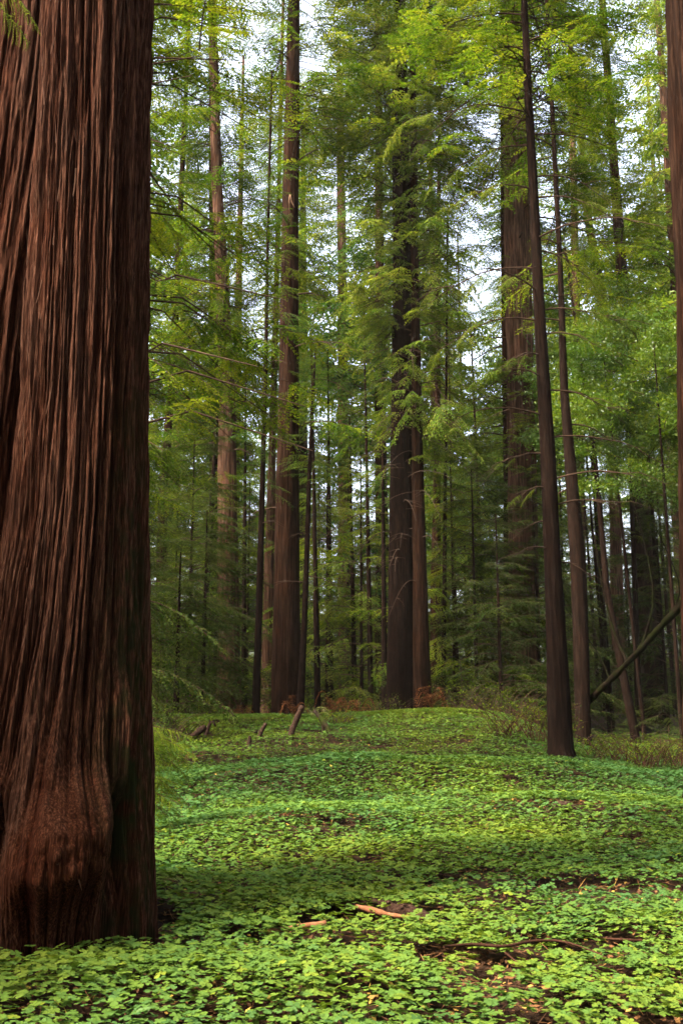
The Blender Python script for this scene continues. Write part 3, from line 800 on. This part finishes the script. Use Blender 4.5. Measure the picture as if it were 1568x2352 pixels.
BAYS = [(1475, 41, 17, 10.2, 'bay_a', 1.0, 'glossy green bay tree below the bright gap at right'),
        (1395, 47, 20, 12.5, 'bay_a', 1.05, 'tall bay tree of bright leaves right of the slim tree'),
        (1560, 36, 15, 9, 'bay_a', .9, 'bay tree crowding beside the right edge trunk'),
        (1300, 54, 20, 13, 'bay_b', 1.3, 'bay crown behind the dark leaning redwood'),
        (1110, 50, 11, 6, 'bay_b', 1.2, 'low dark bay crown left of the big double ridged redwood')]
for x, D, h, z0, k, s, lb in BAYS:
    planted('bay_tree', lb, 'tree', x, D, [(k, z0, s)], h, .09, BARK_DARK, 'bay trees at the right', lean=(random.random() - .5) * .12)

YOUNG = [(330, 34, 'young_ad', .62, 'dense young redwood low beside the giant trunk'), (430, 42, 'young_ad', 1.1, 'dark young redwood left of the slender leaning stem'),
         (480, 58, 'young_by', 1.3, 'yellow green young redwood behind the pale streaked trunk'), (565, 56, 'young_a', 1.2, 'young redwood between pale streaked trunk and thin pole'),
         (750, 50, 'young_a', 1.15, 'young redwood right of the bare leaning pole'), (830, 47, 'young_by', 1.2, 'bright young redwood left of the central pair'),
         (800, 62, 'young_a', 1.5, 'tall young redwood in the hazy gap left of centre'), (875, 58, 'young_b', 1.3, 'dim young redwood close behind the central pair'),
         (1045, 44, 'young_a', 1.1, 'feathery young redwood right of the central pair'), (1095, 41, 'young_ad', .95, 'dark young redwood at the mound end of the brush'),
         (1150, 39, 'young_b', .75, 'drooping young redwood over the brown brush'), (1240, 43, 'young_ad', .9, 'young redwood directly behind the slim tree'),
         (1075, 60, 'young_by', 1.5, 'pale young redwood deep between centre and right trunks'), (1385, 56, 'young_b', 1.1, 'thin young redwood behind the mossy log'),
         (1530, 47, 'young_ad', .9, 'dark young redwood under the bay trees at the edge'), (1450, 64, 'young_b', 1.2, 'dim young redwood far behind the broad right trunk'),
         (690, 66, 'young_b', 1.3, 'dim young redwood seen between thick trunk and bare pole'), (395, 62, 'young_by', 1.4, 'light young redwood far behind the mossy leaning trunk'),
         (405, 33, 'young_ad', .5, 'dark low young redwood before the mossy leaning trunk'), (465, 37, 'young_ad', .72, 'dark young redwood at the foot of the slender leaning stem'),
         (700, 78, 'young_a', 1.3, 'young redwood deep behind the bare leaning pole'), (610, 74, 'young_ad', 1.3, 'dim young redwood deep behind the dark pole'), (300, 45, 'young_a', 1.2, 'young redwood mostly hidden by the giant trunk'), (960, 68, 'young_a', 1.4, 'young redwood filling the gap behind the central stems')]
for i, (x, D, k, s, lb) in enumerate(YOUNG):
    planted('young_redwood', lb, 'tree', x, D, [(k, .4, (s, s, s * 1.05))], 11 * s, .09, BARK_DARK, 'young redwoods in the understory', seed=i)

# saplings: thin dark stems between the big trunks
SAP = [(730, 46, 'thin sapling right of the bare leaning pole'), (760, 55, 'hair thin sapling in the gap left of centre'), (815, 50, 'dark sapling midway between bare pole and central pair'),
       (852, 46, 'dark sapling close left of the central pair'), (882, 44, 'sapling touching the left side of the central pair'), (1050, 52, 'thin sapling right of the narrow branching pole'),
       (1118, 50, 'tall thin sapling left of the dark hugging stem'), (560, 50, 'thin sapling between the pale streaked trunk and dark pole'), (490, 52, 'thin sapling left of the pale streaked trunk'),
       (1400, 48, 'thin sapling behind the leaning pole at right'), (1525, 50, 'thin sapling right of the broad dim trunk'), (1548, 58, 'thin sapling near the right edge trunk'), (1375, 58, 'thin sapling in the bright gap at right')]
for i, (x, D, lb) in enumerate(SAP):
    planted('sapling', lb, 'tree', x, D, [('airy' if i % 2 else 'airy_b', 7 + 3 * random.random(), (.38, .38, .35))], 15 + 6 * random.random(), .12 + .05 * random.random(), BARK_DARK, 'thin saplings between the trunks', lean=(random.random() - .5) * .05, seed=i)

# forest behind, fading into the haze
rf = np.random.default_rng(31)
rows = [(60, 6), (72, 7), (86, 8), (104, 9), (125, 10)]
for D, n in rows:
    for i in range(n):
        x = -220 + (2000) * (i + .15 + .7 * rf.random()) / n
        Dd = D + rf.random() * 11 - 5
        if Dd < 112 and (690 < x < 850 or 1330 < x < 1470): continue      # the openings where the sky shows
        k = ('far_a', 'far_b', 'far_c', 'far_a')[rf.integers(4)]; s = .9 + .35 * rf.random()
        X = P(x, 1600, Dd)[0]; g = gz(X, Dd)
        rt = root('distant_redwood', (X, Dd, g), 'unseen tall redwood added beside the frame to darken the lower trunks', 'tree', 'distant redwoods in the haze')
        H = 54 * s; rad = .35 + .4 * rf.random()
        V, Q = trunk_geo(np.zeros(4), np.zeros(4), np.array([-.5, .1, 1.2, H]), np.array([rad * 1.3, rad * 1.2, rad, .1]), 14, i, .12, 10, step=1.2)
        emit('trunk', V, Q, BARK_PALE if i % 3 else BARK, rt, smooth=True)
        add_crown(rt, k, 5 + 9 * rf.random(), (0, 0), (s, s, s * 1.3))

# the younger storey far back closes the view low between the trunks
for i in range(34):
    Dd = 66 + 40 * rf.random(); x = 240 + 1400 * (i + rf.random()) / 34; s = 1.35 + .65 * rf.random(); k = ('young_a', 'young_ad', 'young_b', 'young_by')[i % 4]
    X = P(x, 1600, Dd)[0]; g = gz(X, Dd)
    rt = root('young_redwood', (X, Dd, g), 'bushy young redwood far back, filling the dark gaps between the trunks', 'tree', 'young redwoods far back')
    V, Q = trunk_geo(np.zeros(3), np.zeros(3), np.array([-.3, .1, 11 * s]), np.array([.2, .18, .03]), 10, 3, .12, 8, step=1.0)
    emit('trunk', V, Q, BARK, rt, smooth=True); add_crown(rt, k, .2, (0, 0), (s * 1.15, s * 1.15, s))

# unseen young trees added left of the frame to shade the giant trunk foot
for x, y, k, s in ((-5.5, 4.6, 'young_ad', .66), (-7.0, 4.6, 'young_a', .8), (-6.6, 7.4, 'young_ad', .6)):
    g = gz(x, y); rt = root('young_redwood', (x, y, g), 'unseen young redwood added to shade the giant trunk foot', 'tree', 'added redwoods shading the giant trunk')
    V, Q = trunk_geo(np.zeros(3), np.zeros(3), np.array([-.3, .1, 11 * s]), np.array([.1, .09, .02]), 12, 3, .12, 8)
    emit('trunk', V, Q, BARK_DARK, rt, smooth=True); add_crown(rt, k, .3, (0, 0), (s, s, s))

for x, y, k, s in ((-4.5, -4.2, 'young_ad', .75), (.3, -6.0, 'young_ad', .9), (5.0, -4.5, 'young_ad', .8), (-8.5, -3.5, 'young_a', .9), (9, -3.0, 'young_ad', .9)):  # unseen, added behind the camera to keep sky light off the trunk fronts
    g = gz(x, y); rt = root('young_redwood', (x, y, g), 'unseen young redwood added behind the camera to block low sky light', 'tree', 'added redwoods behind the camera')
    V, Q = trunk_geo(np.zeros(3), np.zeros(3), np.array([-.3, .1, 11 * s]), np.array([.1, .09, .02]), 12, 3, .12, 8)
    emit('trunk', V, Q, BARK_DARK, rt, smooth=True); add_crown(rt, k, .3, (0, 0), (s, s, s))

# unseen part of the stand, added on both sides to darken the trunks
for x, y, k, s in ((-17, 14, 'far_b', .8), (-19, 24, 'far_a', .95), (-17, 33, 'far_b', 1.0), (-24, 8, 'far_b', .9), (-26, 40, 'far_a', 1.0), (17, 18, 'far_c', 1.0), (20, 27, 'far_b', 1.1), (19, 36, 'far_a', 1.1), (25, 12, 'far_b', 1.1), (27, 42, 'far_a', 1.1), (-30, 30, 'far_b', 1.0), (30, 30, 'far_c', 1.1)):
    g = gz(x, y); rt = root('distant_redwood', (x, y, g), 'unseen tall redwood added beside the frame to darken the lower trunks', 'tree', 'distant redwoods in the haze')
    V, Q = trunk_geo(np.zeros(4), np.zeros(4), np.array([-.5, .1, 1.2, 42]), np.array([.8, .75, .65, .1]), 16, 3, .12, 10, step=1.2)
    emit('trunk', V, Q, BARK, rt, smooth=True); add_crown(rt, k, 4 if y > 12 else 9, (0, 0), (s, s, s))

# unseen part of the stand, added behind the camera to block frontal light
for x, y, k, s in ((-9, -7, 'far_b', 1.0), (-2, -13, 'far_a', 1.1), (6, -8, 'far_c', 1.0), (11, -2, 'far_b', .9), (2, -22, 'far_b', 1.2), (-8, -19, 'far_a', 1.1), (13, -15, 'far_c', 1.1), (15, 9, 'far_b', .9)):
    g = gz(x, y); rt = root('distant_redwood', (x, y, g), 'unseen tall redwood added beside the frame to darken the lower trunks', 'tree', 'distant redwoods in the haze')
    V, Q = trunk_geo(np.zeros(4), np.zeros(4), np.array([-.5, .1, 1.2, 45]), np.array([.8, .75, .65, .1]), 16, 3, .12, 10, step=1.2)
    emit('trunk', V, Q, BARK, rt, smooth=True); add_crown(rt, k, 3, (0, 0), (s, s, s))

# far wall of forest: reads as one mass
def far_wood():
    r = np.random.default_rng(77); it = []
    for i in range(1100):
        Y = 118 + 60 * r.random(); X = (r.random() * 2 - 1) * (.5 * Y + 8)
        it.append(((X, Y, gz(X, Y) + 17 * r.random() ** 1.2), r.random() * 6.28, .1, 1.6 + 1.4 * r.random()))
    V, Q, m, t, s = assemble(r, B_FAR, it)
    tag(emit('far_wood', V, Q, [TWIG, NEEDLE], None, m, t, s), 'far mass of undergrowth closing the view between the trunks', 'woodland', kind='stuff')


far_wood()

# ================================================================== BRUSH, FERNS
SHR = [(345, 31, 1.0, 'shrub'), (385, 33, .9, 'shrub'), (425, 35, .95, 'shrub_y'), (470, 38, .8, 'shrub'), (505, 40, .7, 'shrub_y'), (745, 41, .7, 'shrub'), (800, 42, .75, 'shrub'), (845, 43, .7, 'shrub_y'),
       (1020, 38, .7, 'shrub'), (1060, 37, .8, 'shrub'), (1105, 36, .95, 'shrub'), (1150, 35, 1.0, 'shrub'), (1195, 33.5, 1.0, 'shrub_y'), (1235, 32, .85, 'shrub'), (1330, 38, .8, 'shrub'), (1400, 42, .9, 'shrub'), (1470, 40, .8, 'shrub'), (1530, 36, .9, 'shrub'), (1560, 30, .7, 'shrub')]
SHL = ['leafy shrub pressed against the giant trunk side', 'dark shrub on the left slope near the giant trunk', 'greener shrub at the left end of the mound', 'dark shrub below the slender leaning stem',
       'light shrub at the foot of the pale streaked trunk', 'low shrub right of the bare leaning pole foot', 'low shrub behind the rusty ferns left of centre', 'low light shrub left of the central pair foot',
       'low shrub right of the central pair foot', 'dark shrub on the mound crest right of the central pair', 'tangled shrub behind the right end of the mound', 'large tangled shrub left of the slim tree',
       'lighter tangled shrub close left of the slim tree', 'shrub touching the slim tree on its left', 'shrub behind the dark leaning redwood foot', 'shrub under the mossy log', 'shrub below the broad dim right trunk',
       'shrub by the right edge under the bays', 'low shrub beside the right edge trunk']
for (x, D, s, k), lb in zip(SHR, SHL):
    planted('shrub', lb, 'shrub', x, D, [(k, .02, (s * 1.1, s * 1.1, s * .85))], .9 * s, .02, TWIG, 'shrubs along the forest edge')


def frond(r, L, arch, w=.16, step=.035, leafw=.022):
    t = np.linspace(0, 1, 10); pts = np.stack([L * t * (.9 if arch < 1.6 else .62), 0 * t, L * (arch * t - arch * 1.15 * t ** 2.2)], 1)
    g = Geo(); g.add(*tube(pts, np.linspace(.006, .002, 10), 3, False), 0, .2)
    n = int(L * .85 / step); u = np.linspace(.14, 1, n); k = u * 9; a = np.minimum(k.astype(int), 8); p = pts[a] + (pts[a + 1] - pts[a]) * (k - a)[:, None]
    tg = unit(pts[a + 1] - pts[a])
    for sd in (-1, 1):
        d = unit(tg * .45 + np.array([0, sd, -.15]) + r.normal(size=(n, 3)) * .12)
        l = w * np.sin(np.clip(u * 1.02, 0, 1) * PI) ** .6 * (.8 + .4 * r.random(n)) + .01
        g.add(*leaves(p, d, unit(np.stack([r.normal(size=n) * .3, r.normal(size=n) * .3, np.ones(n)], 1)), l, np.full(n, leafw)), 0, np.clip(.45 + .5 * (r.random(n) - .5), 0, 1))
    return g.get()


def fern(label, x, D, nf, L, m, arch=.8, X=None, az0=None, group=None, z=None):
    r = np.random.default_rng(int(x) + int(D * 10))
    X = P(x, 1600, D)[0]; g = gz(X, D)
    rt = root('fern', (X, D, g + .02), label, 'fern', group)
    for i in range(nf):
        V, Q, mi, t, s = frond(r, L * (.75 + .5 * r.random()), arch * (.7 + .6 * r.random()))
        o = emit('frond', V, Q, m, rt, None, t)
        o.rotation_euler = ((r.random() - .5) * .3, 0, (i + r.random() * .7) / nf * 2 * PI if az0 is None else az0 + (r.random() - .5) * 2)
    return rt


RUST = [(535, 34.6, 'rust brown fern clump under the thin pole, leftmost of the dead ferns'), (562, 35.2, 'second rust brown fern clump, left of the thin pole foot'), 
        (672, 33.8, 'drooping rust fern at the foot of the straight thick trunk'), (765, 34.6, 'tall orange rust fern right of the broken stakes'),
        (825, 34.4, 'rust fern midway on the mound crest'), (990, 34.6, 'rust fern right of the central pair'), ]
for x, D, lb in RUST:
    fern(lb, x, D - 1.3 + 1.5 * math.sin(x), 9, .95 + .35 * math.sin(x * 2.3), FERN_RUST, 2.3, group='rust brown ferns along the mound')
fern('pale yellow fern standing between the broken stakes', 722, 31.5, 6, .8, FERN_PALE, 1.5)
fern('pale green fern low right of the broken stakes', 770, 32, 5, .6, FERN_PALE, 1.0)
fern('green fern beside the foot of the giant trunk', 382, 10.4, 7, .62, FERN_GREEN, 1.0)
fern('faded brown green fern low against the giant trunk', 352, 9.4, 5, .42, FERN_PALE, .6)


# young redwood sprays right of the giant trunk (mid left)
def spray_sapling():
    X, D = P(352, 1800, 12.3)[0], 12.3; g = gz(X, D)
    rt = root('redwood_sprout', (X, D, g), 'soft green redwood sprout leaning out from behind the giant trunk', 'sapling')
    r = np.random.default_rng(14); t = np.linspace(0, 1, 6)
    emit('trunk', *tube(np.stack([-.25 + .2 * t, .1 * t, -.1 + 1.5 * t], 1), np.linspace(.025, .008, 6), 6), TWIG, rt)
    it = [((-.2 + .1 * r.random(), 0, .35 + 1.05 * r.random()), (r.random() - .5) * 2.2 - .2, .25 - .6 * r.random(), .15 + .10 * r.random()) for _ in range(34)]
    b = assemble(r, B_FINE, it)
    emit('crown', b[0], b[1], [TWIG, NEEDLE], rt, b[2], b[3])


spray_sapling()


# brambles / bare brown brush: thin tangled twigs, one thing per bush
def bramble(label, x, D, w, h, n, m, group):
    r = np.random.default_rng(int(x * 3 + D)); X = P(x, 1600, D)[0]; g = gz(X, D)
    rt = root('bramble', (X, D, g), label, 'bush', group); G = Geo()
    for i in range(n):
        p0 = np.array([(r.random() - .5) * w, (r.random() - .5) * w * .6, -.03]); a = r.random() * 6.28; L = h * (.5 + .8 * r.random()); t = np.linspace(0, 1, 6)
        pts = p0 + np.stack([math.cos(a) * L * .7 * t ** 1.3, math.sin(a) * L * .5 * t ** 1.3, L * (t * 1.1 - .45 * t ** 2.2)], 1)
        G.add(*tube(pts, np.linspace(.011, .004, 6), 3, False), 0)
        if r.random() < .45:
            k = 12; B = pts[r.integers(2, 6, k)] + r.normal(size=(k, 3)) * .05
            G.add(*leaves(B, unit(r.normal(size=(k, 3)) + [0, 0, -.3]), unit(r.normal(size=(k, 3)) + [0, 0, 1]), .05 + .05 * r.random(k), np.full(k, .03)), 1, r.random(k))
    G.emit('stems', [m, NEEDLE], rt) if False else G.emit('tangle', [m, NEEDLE], rt)


BR = [(1215, 27.5, 2.0, 1.3, 130, 'brown tangle of twigs left of the slim tree foot'), (1130, 33, 2.6, 1.3, 110, 'brown bramble at the right shoulder of the mound'), (1450, 26, 2.6, .9, 150, 'reddish brown bramble on the low ground at right'),
      (1540, 24, 1.9, 1.0, 130, 'reddish bramble beside the right edge trunk'), (1370, 29, 1.6, .8, 80, 'thin bramble right of the slim tree foot'), (375, 27, 1.6, 1.0, 110, 'brown bramble beside the giant trunk on the slope'),
      (440, 33, 2.2, .8, 80, 'brown bramble at the left end of the mound'), (775, 30, .9, .55, 60, 'small brown bramble right of the broken stakes'), (870, 36.5, 1.6, 1.2, 70, 'bare twiggy bush left of the central pair foot')]
for x, D, w, h, n, lb in BR:
    bramble(lb, x, D, w, h, n, TWIG_RED if 'red' in lb or 'tangle' in lb else TWIG, 'brown brambles around the clearing')


# ================================================================== DEAD WOOD
def stick(name, label, cat, pts, rad, m, segs=10, n=14, group=None, extra=(), rough=.18, twigs=None):
    pts = np.asarray(pts, float); o0 = pts[0].copy(); s = spline(pts, n) - o0
    rad = np.interp(np.linspace(0, 1, n), np.linspace(0, 1, len(rad)), rad)
    rr = np.random.default_rng(len(label)); rt = root(name, o0, label, cat, group)
    g = Geo(); V, Q = tube(s, rad * (1 + rough * (rr.random(n) - .5)), segs); V[:n * segs] += rr.normal(size=(n * segs, 3)) * rad.mean() * .06
    g.add(V, Q, 0, smooth=True); g.emit('stem' if name != 'fallen_log' else 'log', m, rt)
    for ep, er in extra:
        e = spline(np.asarray(ep, float), 8) - o0; g = Geo(); g.add(*tube(e, np.linspace(er[0], er[1], 8), 7), 0, smooth=True); g.emit('branch', m, rt)
    return rt


def G(x, y, D, dz=0.0):
    """point at the picture direction's X for distance D, on the ground + dz"""
    X = P(x, y, D)[0]; return np.array([X, D, gz(X, D) + dz])


def Gp(x, y):
    """where the picture ray meets the ground"""
    d = np.linspace(4, 60, 2400); a = P(x, y, 1.0); a = a - [0, 0, CAM_H]
    pts = np.array([0, 0, CAM_H]) + d[:, None] * a; h = pts[:, 2] - ground(pts[:, 0], pts[:, 1])
    i = np.argmax(h < 0) if (h < 0).any() else len(d) - 1
    return pts[i]


def up(p, x, y):
    return P(x, y, p[1])


b = Gp(663, 1702); stick('broken_stake', 'thick broken stake leaning right on the mound, mossy top', 'dead branch', [b - [0, 0, .15], up(b, 672, 1675), up(b, 694, 1622)], [.10, .085, .075], DEADWOOD, n=16)
b = Gp(765, 1692); stick('broken_stake', 'mossy broken stake leaning left towards the thick stake', 'dead branch', [b - [0, 0, .12], up(b, 745, 1660), up(b, 721, 1632)], [.075, .065, .055], MOSSY_STAKE, n=14, extra=[([up(b, 734, 1650) + [0, .1, 0], up(b, 741, 1668) + [0, .12, 0], up(b, 744, 1690) + [0, .1, -.1]], [.045, .04])])
b = Gp(571, 1722); stick('broken_stake', 'short dark upright stump peg on the mound', 'dead branch', [b - [0, 0, .1], up(b, 573, 1702), up(b, 574, 1690)], [.06, .055, .03], DEADWOOD)
b = Gp(590, 1702); stick('broken_stake', 'rough brown broken stake behind the short peg', 'dead branch', [b - [0, 0, .1], up(b, 600, 1680), up(b, 611, 1662)], [.06, .055, .05], DEADWOOD)
b = Gp(432, 1704); stick('dead_branch', 'mossy forked dead branch at the left of the mound', 'dead branch', [b - [0, 0, .05], up(b, 450, 1686), up(b, 467, 1672), up(b, 472, 1668)], [.11, .10, .08, .05], DEADWOOD,
  extra=[([up(b, 473, 1688), up(b, 480, 1668), up(b, 487, 1656), up(b, 496, 1668)], [.06, .028]), ([up(b, 462, 1678), up(b, 480, 1683), up(b, 498, 1698)], [.03, .012])])

# leaning mossy log at right
a0 = P(1366, 1596, 31); a1 = P(1462, 1500, 29.5); a2 = P(1530, 1425, 28.6); a3 = P(1640, 1310, 27.4)
a00 = a0 + (a0 - a1) * .42
stick('leaning_log', 'mossy slender log leaning up to the right edge', 'log', [a00, a0, a1, a2, a3], [.085, .088, .095, .10, .09], MOSSY, n=40, segs=14, rough=.5,
      extra=[([P(1440, 1522, 30), P(1405, 1440, 30.4), P(1380, 1330, 30.8), P(1362, 1220, 31)], [.05, .015]), ([P(1470, 1492, 29.4), P(1500, 1380, 29), P(1480, 1250, 29), P(1445, 1130, 29)], [.05, .012]), ([P(1520, 1436, 28.8), P(1560, 1350, 28.4), P(1500, 1200, 28.2)], [.035, .01]),
             ([P(1400, 1562, 30.6), P(1372, 1500, 30.8), P(1300, 1400, 31.2)], [.03, .01])])
b = Gp(1405, 1694); stick('fallen_branch', 'thin bare branch propped against the mossy log', 'branch', [b, up(b, 1370, 1655), up(b, 1340, 1612), up(b, 1310, 1560)], [.025, .022, .018, .01], TWIG)

# foreground
b0, b1, b2, b3 = Gp(738, 2096), Gp(830, 2108), Gp(930, 2126), Gp(1025, 2152)
stick('fallen_log', 'dark rotten log half sunk in the sorrel', 'log', [b0 + [0, 0, .06], b1 + [0, 0, .085], b2 + [0, 0, .09], b3 + [0, 0, .05]], [.04, .065, .07, .045], DEADWOOD, segs=14, n=26)
b0, b1, b2 = Gp(818, 2126), Gp(895, 2143), Gp(978, 2152)
stick('broken_stick', 'pale orange split stick in front of the dark log', 'stick', [b0 + [0, 0, .135], b1 + [0, 0, .125], b2 + [0, 0, .115]], [.014, .021, .020, .015, .017, .006], ORANGE, segs=7, n=22, rough=.7)
b0, b1, b2 = Gp(600, 2180), Gp(690, 2176), Gp(748, 2176)
stick('broken_stick', 'orange stick nearly buried in sorrel left of the log', 'stick', [b0 + [0, 0, .10], b1 + [0, 0, .13], b2 + [0, 0, .15]], [.014, .018, .02], ORANGE, segs=8, n=10)
b = [Gp(1020, 2242), Gp(1090, 2236), Gp(1160, 2240), Gp(1230, 2226), Gp(1300, 2228), Gp(1385, 2262)]
stick('fallen_branch', 'long thin brown twig lying on the near sorrel', 'twig', [p + [0, 0, .165] for p in b], [.007, .010, .010, .009, .007, .004], TWIG_RED, segs=6, n=24,
      extra=[([b[2] + [0, 0, .13], Gp(1200, 2262) + [0, 0, .10], Gp(1260, 2290) + [0, 0, .06]], [.006, .003])])
b = [Gp(1330, 2188), Gp(1440, 2196), Gp(1580, 2200)]
stick('fallen_branch', 'reddish twig at the lower right edge', 'twig', [p + [0, 0, .10] for p in b], [.006, .008, .009], TWIG_RED, segs=6, n=14, extra=[([Gp(1500, 2196) + [0, 0, .1], Gp(1530, 2170) + [0, 0, .12], Gp(1568, 2140) + [0, 0, .14]], [.006, .004])])
b = [Gp(-60, 2160), Gp(20, 2188), Gp(70, 2206), Gp(110, 2216)]
stick('fallen_branch', 'brown bark stick lying at the foot of the giant trunk', 'stick', [p + [0, 0, .10 - .02 * i] for i, p in enumerate(b)], [.014, .015, .012, .006], TWIG_RED, segs=7, n=14)
b = [Gp(1245, 1870), Gp(1290, 1866), Gp(1330, 1864)]
stick('fallen_log', 'short dark log lump in the sorrel below the slim tree', 'log', [b[0], b[1] + [0, 0, .06], b[2] + [0, 0, .03]], [.05, .10, .05], DEADWOOD, segs=12, n=12)
b = [Gp(1055, 2075), Gp(1085, 2100), Gp(1130, 2128)]
stick('fallen_log', 'dark curved root right of the rotten log', 'root', [p + [0, 0, .03] for p in b], [.025, .035, .025], DEADWOOD, segs=10, n=12)
b = [Gp(1130, 1738), Gp(1230, 1752), Gp(1290, 1762)]
stick('fallen_branch', 'dark branch on the ground left of the slim tree foot', 'branch', [p + [0, 0, .10] for p in b], [.02, .03, .03], DEADWOOD, segs=8, n=12)
b = Gp(905, 1850)
fern('small pale fern tip rising from the middle of the sorrel', 905, float(b[1]), 4, .26, FERN_PALE, 1.4)

# ================================================================== LIGHT
w = bpy.data.worlds.new('World'); SC.world = w; w.use_nodes = True
nt = w.node_tree; bg = nt.nodes['Background']
sky = nt.nodes.new('ShaderNodeTexSky'); sky.sky_type = 'NISHITA'; sky.sun_disc = False
EL, SD = math.radians(50), Vector((-.84, -.54, 0)).normalized()
sky.sun_elevation = EL; sky.sun_rotation = math.atan2(SD.x, SD.y); sky.air_density = 1.0; sky.dust_density = 7.0; sky.ozone_density = 1.0
hs = nt.nodes.new('ShaderNodeHueSaturation'); hs.inputs['Saturation'].default_value = .55   # thin cloud whitens the blue
nt.links.new(sky.outputs[0], hs.inputs['Color']); nt.links.new(hs.outputs[0], bg.inputs[0]); bg.inputs[1].default_value = .15
sl = bpy.data.lights.new('sun', 'SUN'); sl.energy = 2.4; sl.angle = math.radians(9); sl.color = (1, .90, .74)
so = bpy.data.objects.new('sun', sl); COL.objects.link(so)
sp = Vector((SD.x * math.cos(EL), SD.y * math.cos(EL), math.sin(EL)))
so.rotation_euler = (-sp).to_track_quat('-Z', 'Y').to_euler()

cam = bpy.data.cameras.new('camera'); cam.sensor_fit = 'VERTICAL'; cam.sensor_height = 36; cam.lens = 35.0; cam.clip_end = 3000; cam.clip_start = .05
co = bpy.data.objects.new('camera', cam); COL.objects.link(co); co.location = (0, 0, CAM_H); co.rotation_euler = (PI / 2 + PITCH, 0, 0)
SC.camera = co

SC.view_settings.view_transform = 'Standard'; SC.view_settings.look = 'None'; SC.view_settings.gamma = 1; SC.view_settings.exposure = 2.9


# the damp air of the grove
def haze():
    v = np.array([[x, y, z] for z in (-3.0, 95.0) for y in (-135.0, 515.0) for x in (-415.0, 415.0)])
    Q = [[0, 2, 3, 1], [4, 5, 7, 6], [0, 1, 5, 4], [2, 6, 7, 3], [0, 4, 6, 2], [1, 3, 7, 5]]
    m, nt, out = mat('haze_air')
    p = N(nt, 'ShaderNodeVolumePrincipled'); p.inputs['Color'].default_value = (1, .95, .82, 1); p.inputs['Density'].default_value = .00011; p.inputs['Anisotropy'].default_value = .2
    nt.links.new(p.outputs[0], out.inputs['Volume'])
    tag(emit('haze', v, Q, m), kind='stuff', label='thin pale haze filling the air between the far trees', cat='haze')


haze()
cy = SC.cycles
cy.max_bounces = 6; cy.diffuse_bounces = 4; cy.glossy_bounces = 2; cy.transmission_bounces = 4; cy.transparent_max_bounces = 6; cy.volume_bounces = 0
cy.use_denoising = True; cy.filter_width = 1.6
